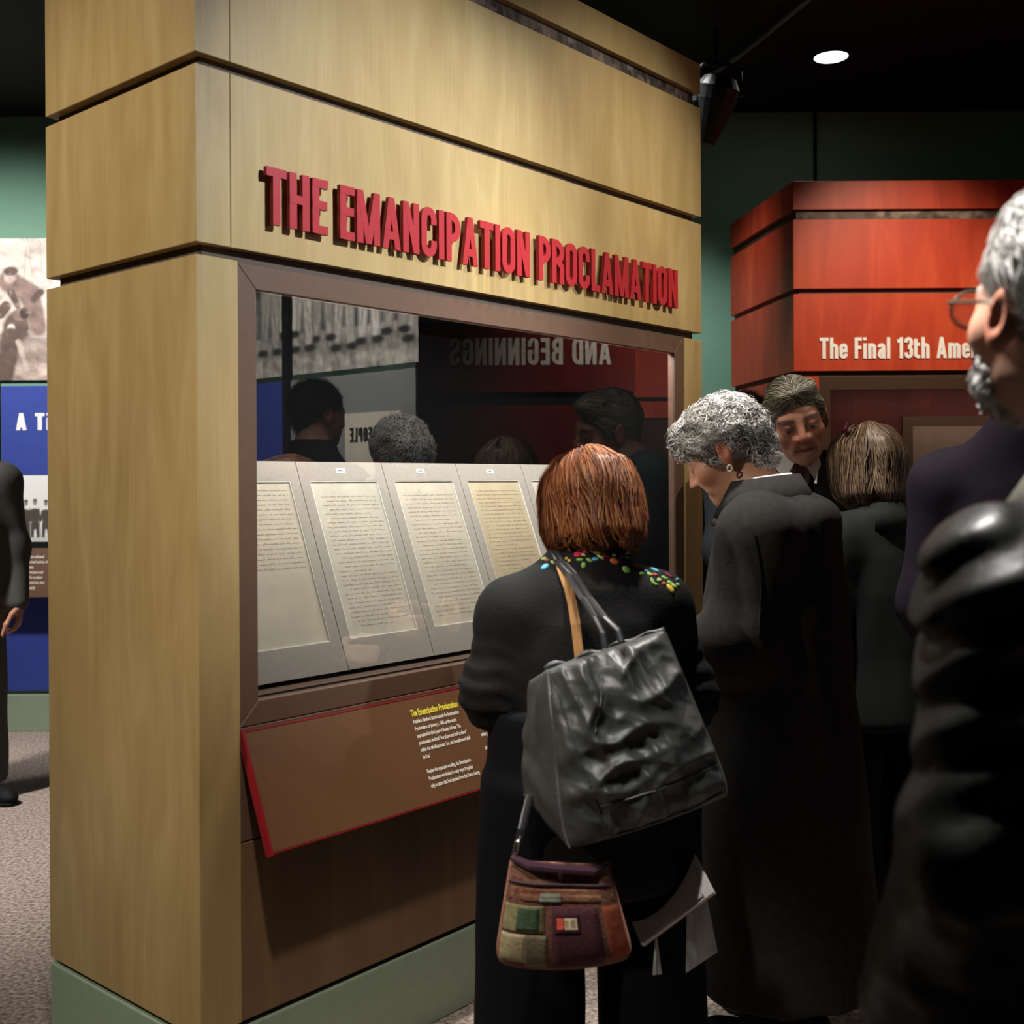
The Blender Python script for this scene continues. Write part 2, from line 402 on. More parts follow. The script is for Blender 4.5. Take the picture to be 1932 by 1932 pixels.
def stroke_mesh(S, t, sx, sy, dep, back=0.0):
    """strokes -> solid ribbons in local XZ, front at y=-dep, back at y=0"""
    V, F = [], []
    dep0 = dep
    for si, (pts, hc) in enumerate(S):
        dep = dep0 + 0.00022 * si                              # overlapping strokes never share a plane
        P = [np.array(p, float) for p in pts]; m = len(P); L, R = [], []
        for i in range(m):
            if hc:
                d = P[1] - P[0]; hw = t / 2 * np.linalg.norm(d) / abs(d[1]) * 0.92; off = np.array([hw, 0])
                if d[1] > 0: off = -off
            else:
                d0 = P[i] - P[max(i - 1, 0)]; d1 = P[min(i + 1, m - 1)] - P[i]
                d0 = d0 / (np.linalg.norm(d0) + 1e-9) if i > 0 else None; d1 = d1 / (np.linalg.norm(d1) + 1e-9) if i < m - 1 else None
                if d0 is None: d0 = d1
                if d1 is None: d1 = d0
                if np.linalg.norm(d1) < 0.5: d1 = d0
                if np.linalg.norm(d0) < 0.5: d0 = d1
                n0 = np.array([-d0[1], d0[0]]); n1 = np.array([-d1[1], d1[0]]); nn = n0 + n1; nn /= (np.linalg.norm(nn) + 1e-9)
                off = nn * (t / 2) / max(nn @ n0, 0.6)
            L.append(P[i] + off); R.append(P[i] - off)
        b = len(V)
        for p, q in zip(L, R):
            V += [(p[0] * sx, -dep, p[1] * sy), (q[0] * sx, -dep, q[1] * sy), (p[0] * sx, -back, p[1] * sy), (q[0] * sx, -back, q[1] * sy)]
        for i in range(m - 1):
            k = b + 4 * i; j = k + 4
            F += [(k, k + 1, j + 1, j), (k + 2, j + 2, j + 3, k + 3), (k, j, j + 2, k + 2), (k + 1, k + 3, j + 3, j + 1)]
        e = b + 4 * (m - 1)
        F += [(b, b + 2, b + 3, b + 1), (e, e + 1, e + 3, e + 2)]
    return V, F
def word_layout(text, t, gap):
    x = 0; out = []
    for ch in text:
        wd, S = glyph(ch, t); out.append((ch, x, S)); x += wd + gap
    return x - gap, out
def put_word(text, x0, x1, z0, hgt, dep, y, m, parent, name, t=0.165, gap=0.07, label=None, back=0.0):
    tot, lay = word_layout(text, t, gap); sx = (x1 - x0) / tot
    for ch, x, S in lay:
        if not S: continue
        V, F = stroke_mesh(S, t, sx, hgt, dep, back)
        o = mk(name, V, F, m, parent, loc=(x0 + x * sx, y, z0))
        if label: o['label'] = label
def print_text(name, text, size, xs, m, parent, loc, rot=(PI / 2, 0, 0), spacing=1.0, off=0.012):
    c = bpy.data.curves.new(name, 'FONT'); c.body = text; c.size = size; c.space_line = spacing; c.offset = off * size
    c.resolution_u = 2
    tmp = bpy.data.objects.new('tmp_text', c); COL.objects.link(tmp)
    dg = bpy.context.evaluated_depsgraph_get(); dg.update()
    me = bpy.data.meshes.new_from_object(tmp.evaluated_get(dg)); bpy.data.objects.remove(tmp)
    me.name = name; me.materials.clear(); me.materials.append(M[m])
    o = bpy.data.objects.new(name, me); COL.objects.link(o); o.parent = parent
    o.location = loc; o.rotation_euler = rot; o.scale = (xs, 1, 1)
    return o

# ================================================================== THE ROOM
WALLY, CEIL = 6.42, 3.5
M['carpet'] = mat('speckled_carpet', (0.15, 0.105, 0.10), 0.95, 0.05, col2=(0.50, 0.42, 0.36), vscale=75, bump=0.6, bscale=190, bdist=0.006, detail=6)
tag(mk('floor', *box(-5.5, 5.2, -3.5, WALLY, -0.06, 0), 'carpet'), kind='structure')
tag(mk('ceiling', *box(-5.5, 5.2, -3.5, WALLY, CEIL, CEIL + 0.06), 'black'), kind='structure')
tag(mk('wall_back', *box(-5.5, 5.2, WALLY, WALLY + 0.1, 0, CEIL), 'green'), kind='structure')
tag(mk('wall_right', *box(5.2, 5.3, -3.5, WALLY, 0, CEIL), 'green'), kind='structure')
tag(mk('wall_left', *box(-5.6, -5.5, -3.5, WALLY, 0, CEIL), 'green'), kind='structure')
tag(mk('wall_front', *box(-5.5, 5.2, -3.6, -3.5, 0, CEIL), 'green'), kind='structure')
tag(bevel(mk('baseboard_back', *box(-5.5, 1.15, 6.395, WALLY, 0, 0.211), 'sage'), 0.003), kind='structure')
tag(mk('trim_1', *box(1.728, 1.746, 6.405, WALLY, 2.9, CEIL), 'black'), kind='structure')

# ================================================================== THE MAPLE KIOSK
kio = tag(empty('display_kiosk', (KC[0], KC[1], 0), TH), 'tall maple veneer exhibit kiosk with red raised letters and a glazed document case', 'kiosk')
L, W, T = 2.034, 0.655, 0.03
def kpanel(name, x0, x1, z0, z1, m='maple', mit0=False, mit1=False, bv=0.0012):
    poly = [(x0, 0), (x1, 0), (x1 - (T if mit1 else 0), T), (x0 + (T if mit0 else 0), T)]
    return bevel(mk(name, *prism(poly, z0, z1), m, kio), bv)
def kside(name, z0, z1, m='maple', bv=0.0012):
    return bevel(mk(name, *prism([(0, 0), (T, T), (T, W - T), (0, W)], z0, z1), m, kio), bv)
def kback(name, z0, z1, m='maple'):
    bevel(mk(name, *prism([(L, 0), (L, W), (L - T, W - T), (L - T, T)], z0, z1), m, kio), 0.0012)
    bevel(mk(name, *prism([(0, W), (T, W - T), (L - T, W - T), (L, W)], z0, z1), m, kio), 0.0012)
for z0, z1 in ((2.749, 2.854), (2.3205, 2.70), (1.916, 2.295)):
    kpanel('corner_board', 0, 0.0865, z0, z1, mit0=True, bv=0.0008)
    kpanel('front_panel', 0.088, L, z0, z1, mit1=True, bv=0.0008)
    kside('side_panel', z0, z1); kback('rear_panel', z0, z1)
mk('top_cap', *box(T, L - T, T, W - T, 2.80, 2.852), 'maple', kio)
kpanel('stile', 0, 0.105, 0.22, 1.889, mit0=True)
kpanel('stile', 1.923, L, 0.22, 1.889, mit1=True)
kside('side_panel', 0.22, 1.889); kback('rear_panel', 0.22, 1.889)
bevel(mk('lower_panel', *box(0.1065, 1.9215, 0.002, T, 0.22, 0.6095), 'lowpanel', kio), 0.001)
bevel(mk('upper_recess_panel', *box(0.1065, 1.9215, 0.004, T, 0.6125, 0.862), 'frame', kio), 0.001)
# recessed dark strips showing in the grooves, the mottled frieze under the cap, the plinth
g = 0.024
for z0, z1 in ((2.29, 2.33), (1.885, 1.92), (0.205, 0.222)):
    mk('groove_strip', *join([box(g, L - g, g, g + 0.006, z0, z1), box(g, g + 0.006, g, W - g, z0, z1), box(L - g - 0.006, L - g, g, W - g, z0, z1), box(g, L - g, W - g - 0.006, W - g, z0, z1)]), 'groove' if z0 > 1 else 'black', kio)
R = Raster(L, 0.06, 0.004, (0.10, 0.07, 0.06)); R.noise(60, 0.5, 3)
for i in range(120):
    R.cap(rnd.uniform(0, L), rnd.uniform(0, .06), rnd.uniform(0, L), rnd.uniform(0, .06), 0.003, 0.003, (0.1, 0.07, 0.06), al=0.0) if False else R.ell(rnd.uniform(0, L), rnd.uniform(0.005, 0.055), rnd.uniform(0.004, 0.02), rnd.uniform(0.008, 0.03), (lambda q: (q, q * 0.72, q * 0.66))(rnd.choice((0.02, 0.03, 0.14, 0.2))), soft=0.006, al=0.8)
M['frieze'] = M['print']
fr = grid_print('frieze_print', L - 2 * 0.02, 0.06, R.im, M['print'], kio, loc=(0.02, 0.02, 2.695))
mk('frieze_backing', *join([box(0.02, L - 0.02, 0.021, 0.03, 2.69, 2.76), box(0.02, 0.03, 0.021, W - 0.02, 2.69, 2.76), box(L - 0.03, L - 0.02, 0.021, W - 0.02, 2.69, 2.76)]), 'brownpost', kio)
bevel(mk('plinth', *box(0, L, 0, W, 0, 0.207), 'sage', kio), 0.004, 2)
# window frame of four mitred rails and the pane
ox0, ox1, oz0, oz1 = 0.1065, 1.9215, 0.864, 1.888
ix0, ix1, iz0, iz1 = 0.158, 1.869, 0.917, 1.833
def frame_rail(a, b, c, d):
    V = [(a[0], 0.006, a[1]), (b[0], 0.006, b[1]), (c[0], 0.006, c[1]), (d[0], 0.006, d[1]), (a[0], 0.034, a[1]), (b[0], 0.034, b[1]), (c[0], 0.034, c[1]), (d[0], 0.034, d[1])]
    F = [(0, 1, 2, 3), (7, 6, 5, 4), (0, 4, 5, 1), (1, 5, 6, 2), (2, 6, 7, 3), (3, 7, 4, 0)]
    bevel(mk('frame_rail', V, F, 'frame', kio), 0.0015)
frame_rail((ox0, oz0), (ix0, iz0), (ix0, iz1), (ox0, oz1))
frame_rail((ix1, iz0), (ox1, oz0), (ox1, oz1), (ix1, iz1))
frame_rail((ix0, iz1), (ix1, iz1), (ox1, oz1), (ox0, oz1))
frame_rail((ox0, oz0), (ox1, oz0), (ix1, iz0), (ix0, iz0))
pane = mk('glass_pane', *box(ix0 - 0.01, ix1 + 0.01, 0.014, 0.020, iz0 - 0.01, iz1 + 0.01), 'glass', kio)
pane.data.materials.append(M['clear'])
for p in pane.data.polygons: p.material_index = 0 if p.normal.y < -0.5 else 1
# case interior
mk('case_lining', *join([box(0.06, L - 0.06, 0.60, 0.605, 0.86, 1.9), box(0.06, 0.065, 0.036, 0.6, 0.86, 1.9), box(L - 0.065, L - 0.06, 0.036, 0.6, 0.86, 1.9), box(0.06, L - 0.06, 0.036, 0.6, 1.893, 1.898), box(0.06, L - 0.06, 0.036, 0.6, 0.87, 0.875)]), 'velvet', kio)
mk('document_ledge', *box(0.07, L - 0.07, 0.05, 0.115, 0.876, 0.918), 'frame', kio)
mk('light_housing', *box(0.12, L - 0.12, 0.04, 0.09, 1.860, 1.892), 'black', kio)
ld = bpy.data.lights.new('case_light', 'AREA'); ld.shape = 'RECTANGLE'; ld.size = 1.65; ld.size_y = 0.04; ld.energy = 16.5; ld.color = (0.93, 0.98, 1.0)
lo = bpy.data.objects.new('case_light', ld); COL.objects.link(lo); lo.parent = kio; lo.location = (1.01, 0.065, 1.855); lo.rotation_euler = (math.radians(14), 0, 0)
# raised lettering
def kfront(px, py, d=0.022):
    r = ray(px, py); P0 = KC + KN * d; t = (P0 @ KN) / (r[:2] @ KN); P = r * t
    return (P[:2] - KC) @ KU, P[2] + EYE
zt = kfront(505, 313)[1]; zb = kfront(520, 424)[1]
for word, xa, ya, xb, yb in (('THE', 503, 330, 619, 400), ('EMANCIPATION', 642, 400, 1000, 470), ('PROCLAMATION', 1017, 480, 1279, 560)):
    put_word(word, kfront(xa, ya)[0], kfront(xb, yb)[0], zb, zt - zb, 0.022, 0, 'letter', kio, 'sign_letter', t=0.155, gap=0.065, back=0.011)
# the slanted reading rail
rail = mk('text_rail', *box(0, 1.80, 0, 0.016, 0, 0.262), 'rail', kio, loc=(0.111, -0.106, 0.612), rot=(-math.radians(22.5), 0, 0))
bevel(rail, 0.001)
mk('rail_edge', *join([box(-0.007, 0, -0.001, 0.018, -0.006, 0.268), box(1.80, 1.807, -0.001, 0.018, -0.006, 0.268), box(0, 1.80, -0.001, 0.018, -0.003, 0), box(0, 1.80, -0.001, 0.018, 0.262, 0.265)]), 'railedge', rail)
paras = [(0.490, 0.199, 'President Abraham Lincoln issued the Emancipation\nProclamation on January 1, 1863, as the nation\napproached its third year of bloody civil war. The\nproclamation declared "that all persons held as slaves"\nwithin the rebellious states "are, and henceforward shall\nbe free."'),
    (0.490, 0.0728, 'Despite this expansive wording, the Emancipation\nProclamation was limited in many ways. It applied\nonly to states that had seceded from the Union, leaving'),
    (0.712, 0.199, 'slavery untouched in the loyal border states. It also\nexpressly exempted parts of the Confederacy that had\nalready come under Northern control. Most important,\nthe freedom it promised depended upon Union\nmilitary victory.'),
    (0.712, 0.0909, 'Although the Emancipation Proclamation did not\nend slavery in the nation, it captured the hearts and\nimagination of millions of Americans and\nfundamentally transformed the character of the war.')]
print_text('heading_text', 'The Emancipation Proclamation', 0.0235, 0.56, 'yellow_print', rail, (0.490, -0.0012, 0.217), off=0.03)
for px_, pz_, tx_ in paras:
    print_text('paragraph', tx_, 0.0136, 0.58, 'white_print', rail, (px_, -0.0012, pz_), spacing=1.32, off=0.02)

# ---- the five mounted pages in the case
e2 = np.array([0, 0.21, 0.528]); SL = np.linalg.norm(e2); tilt = math.atan2(0.21, 0.528)
PW, AW, AB, AT = 0.305, 0.241, 0.078, 0.513              # panel width, aperture width, aperture bottom and top
M['paper'] = [mat('aged_paper', c, 0.55, 0.3, var=0.10, vscale=7, bump=0.25, bscale=9, bdist=0.01, coat=0.35) for c in ((0.46, 0.375, 0.27), (0.46, 0.39, 0.295), (0.46, 0.385, 0.285), (0.44, 0.335, 0.205), (0.48, 0.41, 0.32))]
pk = kw(0, 0, 0)
def handwriting(wd, z0, z1, nlines, seed):
    r = random.Random(seed); V, F = [], []
    def ribbon(pts, hw):
        b = len(V)
        for i, (x, z) in enumerate(pts):
            V.append((x, 0, z - hw)); V.append((x + hw * 0.6, 0, z + hw))
        for i in range(len(pts) - 1): F.append((b + 2 * i, b + 2 * i + 2, b + 2 * i + 3, b + 2 * i + 1))
    for k in range(nlines):
        z = z1 - (z1 - z0) * k / (nlines - 1); x = 0.022 + (0.02 if r.random() < 0.2 else 0) + r.uniform(0, 0.006)
        end = wd - (0.015 if r.random() < 0.8 else r.uniform(0.03, 0.1))
        while x < end:
            n = r.randint(3, 10); pts = []
            for j in range(n * 4):
                hgt = 0.0016 if r.random() < 0.8 else r.choice((0.0045, -0.0035, 0.0055))
                pts.append((x, z + (hgt if j % 2 else -0.0004))); x += r.uniform(0.0006, 0.0011)
                if x > end: break
            if len(pts) > 1: ribbon(pts, 0.0005)
            x += r.uniform(0.002, 0.0045)
    return V, F
WHICH = ['aged page beside the case end, partly cropped by the frame', 'handwritten page with long blank head, beside the cropped page', 'middle handwritten page with paragraph gaps in the case', 'most yellowed handwritten page in the glazed case', 'palest page of the case, behind the red-haired visitor']
for i in range(5):
    x0 = 0.198 + PW * i
    loc = kw(x0, -0.10, 0.93)
    doc = tag(empty('mounted_document', loc, TH), 'taupe mat with ' + WHICH[i], 'document', 'mounted pages in the case')
    rx = (-tilt, 0, 0)
    hx = (PW - AW) / 2
    b = (PW - 0.0015)
    mb = mk('mat', *join([box(0.0008, hx, 0, 0.004, 0, SL), box(hx + AW, b, 0, 0.004, 0, SL), box(hx, hx + AW, 0, 0.004, 0, AB), box(hx, hx + AW, 0, 0.004, AT, SL)]), 'matboard', doc, rot=rx)
    mk('backing', *box(0.0008, b, 0.0065, 0.009, 0, SL), 'black', doc, rot=rx)
    bw = 0.0022
    mk('mat_bevel', *join([box(hx, hx + bw, 0.001, 0.005, AB, AT), box(hx + AW - bw, hx + AW, 0.001, 0.005, AB, AT), box(hx, hx + AW, 0.001, 0.005, AB, AB + bw), box(hx, hx + AW, 0.001, 0.005, AT - bw, AT)]), 'white_print', doc, rot=rx)
    pg = mk('page', *box(hx, hx + AW, 0.005, 0.0062, AB, AT), M['paper'][i], doc, rot=rx)
    mk('handwriting', *handwriting(AW, AB + 0.03 if i else AB + 0.20, AT - (0.025, 0.045, 0.045, 0.035, 0.03)[i], (17, 30, 29, 30, 30)[i], 5 + i), 'ink', pg, loc=(hx, 0.0046, 0))
    if i:
        cd = mk('caption_card', *box(0.131, 0.163, -0.001, 0, 0.536, 0.549), 'white', doc, rot=rx)
        mk('caption_print', *handwriting(0.05, 0.5425, 0.5426, 2, 90 + i), 'grey_ink', cd, loc=(0.108, -0.0014, 0)) if False else mk('caption_print', *join([box(0.137 + 0.003 * k, 0.1391 + 0.003 * k, -0.0014, -0.001, 0.541, 0.5445 + 0.001 * (k % 2)) for k in range(6)]), 'grey_ink', cd)

# ================================================================== BACK WALL, LEFT: exhibit panels
def soldier(R, x, z0, h, lean, c, lit):
    k = h / 1.7
    hipx, hipz = x + 0.1 * lean * k, z0 + 0.85 * k
    shx, shz = x + 0.45 * lean * k, z0 + 1.36 * k
    for dx in (-0.16, 0.2):
        R.cap(hipx, hipz, x + dx * k, z0 + 0.42 * k, 0.12 * k, 0.085 * k, c, soft=0.01); R.cap(x + dx * k, z0 + 0.42 * k, x + dx * 1.2 * k, z0 + 0.05 * k, 0.08 * k, 0.06 * k, c, soft=0.01)
    R.cap(hipx, hipz, shx, shz, 0.19 * k, 0.2 * k, c, soft=0.015)
    R.cap(shx, shz, shx + 0.3 * k, shz - 0.16 * k, 0.085 * k, 0.07 * k, lit, soft=0.012)
    R.ell(shx + 0.06 * k, shz + 0.26 * k, 0.1 * k, 0.13 * k, lit, soft=0.008)
    R.ell(shx + 0.05 * k, shz + 0.37 * k, 0.12 * k, 0.07 * k, c, soft=0.006)
    R.cap(shx - 0.1 * k, shz + 0.02 * k, shx + 0.75 * k, shz + 0.1 * k, 0.016 * k, 0.01 * k, (0.05, 0.035, 0.03), soft=0.005)
lx0 = at(3, 900, 6.401)[0]                                   # panels start here and run on behind the kiosk
mur = tag(empty('battle_mural', (lx0 - 0.75, 6.40, 1.996)), 'sepia battle scene mural panel above the blue panel', 'mural')
mw, mh = 2.3, 0.806
R = Raster(mw, mh, 0.0055, (0.60, 0.52, 0.47))
R.noise(14, 0.10, 2)
for i in range(40):
    xx = rnd.uniform(0, mw); R.cap(xx, 0.55, xx + rnd.uniform(-0.05, 0.05), 0.82, 0.004, 0.002, (0.42, 0.34, 0.30), soft=0.01, al=0.6)
R.rect(-1, 9, -1, 0.24, (0.30, 0.215, 0.185), al=0.7)
for i in range(60): R.ell(rnd.uniform(0, mw), rnd.uniform(0, 0.3), rnd.uniform(0.02, 0.08), rnd.uniform(0.01, 0.04), (0.16, 0.11, 0.095), soft=0.04, al=0.5)
DK, MD, LT = (0.11, 0.072, 0.062), (0.22, 0.15, 0.13), (0.46, 0.37, 0.32)
for xx, zz, hh, ln in ((0.15, 0.10, 0.5, 1), (0.42, 0.14, 0.46, -1), (1.25, 0.1, 0.5, 1), (1.6, 0.12, 0.52, 1), (1.95, 0.08, 0.5, -1)):
    soldier(R, xx, zz, hh, ln, MD, LT)
vx = 0.75                                                      # the stretch seen beside the kiosk
R.cap(vx + 0.05, 0.56, vx + 0.17, 0.49, 0.062, 0.058, MD, 0.02); R.ell(vx + 0.055, 0.595, 0.036, 0.042, LT, 0.012); R.ell(vx + 0.06, 0.62, 0.042, 0.026, DK, 0.01)
R.cap(vx + 0.06, 0.50, vx + 0.10, 0.42, 0.022, 0.016, DK, 0.01); R.cap(vx + 0.17, 0.48, vx + 0.215, 0.30, 0.06, 0.045, MD, 0.02); R.cap(vx + 0.19, 0.46, vx + 0.23, 0.50, 0.02, 0.02, DK, 0.01)
R.ell(vx + 0.09, 0.30, 0.075, 0.085, DK, 0.02); R.ell(vx + 0.115, 0.375, 0.048, 0.036, MD, 0.012); R.ell(vx + 0.135, 0.38, 0.026, 0.034, (0.05, 0.035, 0.03), 0.01)
R.ell(vx + 0.06, 0.295, 0.022, 0.024, (0.62, 0.55, 0.5), 0.01); R.cap(vx + 0.0, 0.38, vx + 0.03, 0.42, 0.03, 0.03, DK, 0.01)
R.cap(vx + 0.06, 0.24, vx + 0.02, 0.02, 0.06, 0.05, DK, 0.02); R.cap(vx + 0.1, 0.22, vx + 0.15, 0.06, 0.015, 0.012, LT, 0.01)
R.ell(vx + 0.23, 0.06, 0.048, 0.042, (0.42, 0.32, 0.28), 0.01); R.ell(vx + 0.245, 0.06, 0.036, 0.036, (0.52, 0.42, 0.37), 0.008)
for i in range(40): R.ell(vx + rnd.uniform(-0.05, 0.3), rnd.uniform(0, 0.7), rnd.uniform(0.006, 0.02), rnd.uniform(0.004, 0.02), rnd.choice((DK, LT, MD)), soft=0.012, al=0.4)
R.noise(60, 0.16, 5); R.grain(0.07)
mk('panel', *box(0, mw, 0.0, 0.018, 0, mh), 'black', mur)
grid_print('picture', mw, mh, R.im, M['print'], mur, loc=(0, -0.001, 0))

blu = tag(empty('blue_panel', (lx0, 6.40, 0.232)), 'deep blue exhibit panel with white title beneath the battle mural', 'exhibit panel')
bevel(mk('panel', *box(0, 1.6, 0.0, 0.018, 0, 1.732), 'blue', blu), 0.001)
aX = at(30, 800, 6.4)[0] - lx0
put_word('A Time', aX, aX + 0.345, 1.712 - 0.232, 0.097, 0.002, 0, 'white_letter', blu, 'title_letter', t=0.19, gap=0.08)
pic = tag(empty('group_photograph', (lx0 + 0.03, 6.392, 1.079)), 'wide white photograph of standing figures mounted on the blue panel', 'photograph')
R = Raster(1.4, 0.376, 0.004, (0.80, 0.80, 0.79)); R.rect(-1, 2, -1, 0.03, (0.5, 0.5, 0.49), 0.6)
for i in range(22):
    xx = 0.045 + i * 0.062 + rnd.uniform(-0.006, 0.006); c = rnd.choice(((0.08, 0.065, 0.055), (0.12, 0.1, 0.09))); hz = 0.24 + rnd.uniform(-0.01, 0.015)
    R.cap(xx, 0.09, xx, hz - 0.07, 0.02, 0.023, c, 0.008); R.cap(xx - 0.012, 0.1, xx - 0.016, 0.03, 0.011, 0.008, c, 0.006); R.cap(xx + 0.012, 0.1, xx + 0.017, 0.03, 0.011, 0.008, c, 0.006)
    R.cap(xx - 0.018, hz - 0.06, xx - 0.03, 0.12, 0.009, 0.007, c, 0.006); R.cap(xx + 0.018, hz - 0.06, xx + 0.028, 0.12, 0.009, 0.007, c, 0.006)
    R.ell(xx, hz - 0.015, 0.011, 0.014, (0.3, 0.24, 0.2), 0.005); R.ell(xx, hz, 0.012, 0.008, c, 0.005); R.cap(xx + 0.03, 0.03, xx + 0.022, 0.19, 0.002, 0.002, c, 0.004)
mk('panel', *box(0, 1.4, 0.0, 0.004, 0, 0.376), 'black', pic)
grid_print('picture', 1.4, 0.376, R.im, M['print'], pic, loc=(0, -0.001, 0))
sh = tag(empty('text_shelf', (lx0 + 0.03, 6.397, 0.777)), 'brown slanted caption shelf with lines of white text on the blue panel', 'caption panel')
mk('brace', *box(0.0, 1.4, -0.02, 0.0, 0.02, 0.30), 'black', sh)
sb = bevel(mk('board', *box(0, 1.4, 0, 0.015, 0, 0.285), 'rail', sh, loc=(0, -0.14, 0.0), rot=(-math.radians(20), 0, 0)), 0.001)
print_text('body_text', 'Proclamation allowed\ninto the armed service of the\nUnited States\nAfrican Americans and\nthe capital for a nation\nof African American men\nIn, the war nearly\nfree.', 0.026, 0.6, 'white_print', sb, (0.10, -0.0012, 0.225), spacing=1.15)
tag(bevel(mk('dark_brown_post', *box(lx0 - 0.13, lx0 - 0.01, 6.33, WALLY, 0, 1.98), 'brownpost')), 'dark brown square post at the end of the blue panel', 'post')

# ================================================================== THE RED KIOSK
rk = tag(empty('red_kiosk', (1.355, 5.40, 0)), 'red stained exhibit kiosk with white lettering and a dark glazed case', 'kiosk')
rl = 2.1; dxs, dys = -0.125, 0.90                            # its side runs back to the wall
def rpanel(name, x0, x1, z0, z1, m='redwood', y=0.0):
    return bevel(mk(name, *box(x0, x1, y, y + 0.03, z0, z1), m, rk), 0.0012)
def rside(name, z0, z1, m='redwood', ins=0.0):
    return bevel(mk(name, *prism([(ins, ins), (0.032 + ins, 0.030 + ins), (dxs + 0.032 + ins, dys), (dxs + ins, dys)], z0, z1), m, rk), 0.0012)
for z0, z1 in ((2.70, 2.836), (2.32, 2.652), (1.925, 2.295)):
    rpanel('front_panel', 0.001, rl, z0, z1); rside('side_panel', z0, z1)
mk('top_cap', *prism([(0.0, 0.03), (rl, 0.03), (rl, dys), (dxs + 0.03, dys)], 2.80, 2.834), 'redwood', rk)
R = Raster(rl, 0.06, 0.006, (0.12, 0.085, 0.07))
for i in range(110): R.ell(rnd.uniform(0, rl), rnd.uniform(0, 0.06), rnd.uniform(0.008, 0.03), rnd.uniform(0.006, 0.025), (lambda q: (q, q * 0.8, q * 0.7))(rnd.choice((0.03, 0.05, 0.2, 0.28))), soft=0.012, al=0.7)
grid_print('frieze_print', rl - 0.02, 0.06, R.im, M['print'], rk, loc=(0.018, 0.018, 2.646))
mk('frieze_backing', *join([box(0.018, rl, 0.019, 0.03, 2.64, 2.71), prism([(0.018, 0.02), (0.03, 0.02), (dxs + 0.03, dys), (dxs + 0.018, dys)], 2.64, 2.71)]), 'brownpost', rk)
for z0, z1 in ((2.285, 2.33), (1.89, 1.93), (0.2, 0.225)):
    mk('groove_strip', *join([box(0.022, rl, 0.022, 0.03, z0, z1), prism([(0.022, 0.022), (0.03, 0.022), (dxs + 0.03, dys), (dxs + 0.022, dys)], z0, z1)]), 'groove' if z0 > 1 else 'black', rk)
rpanel('stile', 0.001, 0.120, 0.22, 1.898); rpanel('stile', rl - 0.12, rl, 0.22, 1.898); rside('side_panel', 0.22, 1.898)
rpanel('lower_panel', 0.121, rl - 0.121, 0.22, 0.86)
bevel(mk('plinth', *prism([(0, 0), (rl, 0), (rl, dys), (dxs, dys)], 0, 0.207), 'sage', rk), 0.004)
mk('case_frame', *join([box(0.121, 0.175, 0.005, 0.034, 0.86, 1.898), box(rl - 0.175, rl - 0.121, 0.005, 0.034, 0.86, 1.898), box(0.175, rl - 0.175, 0.005, 0.034, 1.835, 1.898), box(0.175, rl - 0.175, 0.005, 0.034, 0.86, 0.915)]), 'brownpost', rk)
p2 = mk('glass_pane', *box(0.17, rl - 0.17, 0.014, 0.02, 0.91, 1.84), 'glass', rk); p2.data.materials.append(M['clear'])
for p in p2.data.polygons: p.material_index = 0 if p.normal.y < -0.5 else 1
mk('case_back', *box(0.15, rl - 0.15, 0.30, 0.31, 0.87, 1.89), mat('maroon_case_back', (0.13, 0.028, 0.026), 0.6, 0.2, var=0.2, vscale=6), rk)
ld = bpy.data.lights.new('amendment_case_light', 'AREA'); ld.shape = 'RECTANGLE'; ld.size = 1.6; ld.size_y = 0.04; ld.energy = 1.6; ld.color = (1.0, 0.85, 0.7)
lo2 = bpy.data.objects.new('amendment_case_light', ld); COL.objects.link(lo2); lo2.parent = rk; lo2.location = (1.05, 0.07, 1.86); lo2.rotation_euler = (math.radians(20), 0, 0)
rdoc = tag(empty('framed_amendment', (1.355 + 0.62, 5.40 + 0.285, 1.10)), 'pale framed sheet standing inside the red kiosk case', 'document')
mk('frame', *box(0, 0.46, 0, 0.012, 0, 0.62), 'frame', rdoc); mk('sheet', *box(0.05, 0.41, -0.002, 0, 0.05, 0.57), mat('amendment_sheet', (0.33, 0.22, 0.17), 0.7, 0.2, var=0.1, vscale=10), rdoc)
wx0 = at(1548, 656, 5.38)[0] - 1.355; wx1 = at(1756, 656, 5.38)[0] - 1.355
wz = at(1600, 676, 5.38)[2]; wh = at(1600, 636, 5.38)[2] - wz
tot1, _ = word_layout('The Final 13th', 0.16, 0.065); tot2, _ = word_layout('The Final 13th Amendment', 0.16, 0.065)
put_word('The Final 13th Amendment', wx0, wx0 + (wx1 - wx0) * tot2 / tot1, wz, wh, 0.006, 0, 'white_letter', rk, 'sign_letter', t=0.16, gap=0.065)

# ================================================================== CEILING THINGS
dl = tag(empty('downlight', tuple(atz(1568, 105, CEIL))), 'bright round recessed downlight in the black ceiling', 'light')
mk('trim_ring', *tube([(0.086 * math.cos(a), 0.086 * math.sin(a), -0.004) for a in np.linspace(0, 2 * PI, 33)[:-1]], 0.007, 6, True), 'darkmetal', dl)
mk('lens', *lathe([(0.079, -0.008), (0.079, -0.002)], 32), mat('downlight_lens', (1.0, 0.96, 0.88), 0.5, emit=14.0), dl)
p0, p1, p2_, p3 = atz(1300, 168, 3.46), atz(1393, 107, 3.46), atz(1430, 78, 3.46), atz(1560, -30, 3.46)
trk = tag(empty('ceiling_track', (0, 0, 0)), 'thin grey conduit running across the black ceiling', 'conduit')
M['conduit'] = mat('grey_conduit', (0.10, 0.10, 0.11), 0.5, 0.4)
mk('rail', *tube([p0, p1, p2_, p3], 0.012, 8), 'conduit', trk)
for f in (0.25, 0.75):
    q = p0 + (p3 - p0) * f; mk('hanger', *tube([q, q + np.array([0, 0, CEIL - q[2]])], 0.004, 6), 'conduit', trk)
fx = at(1352, 178, 5.25)
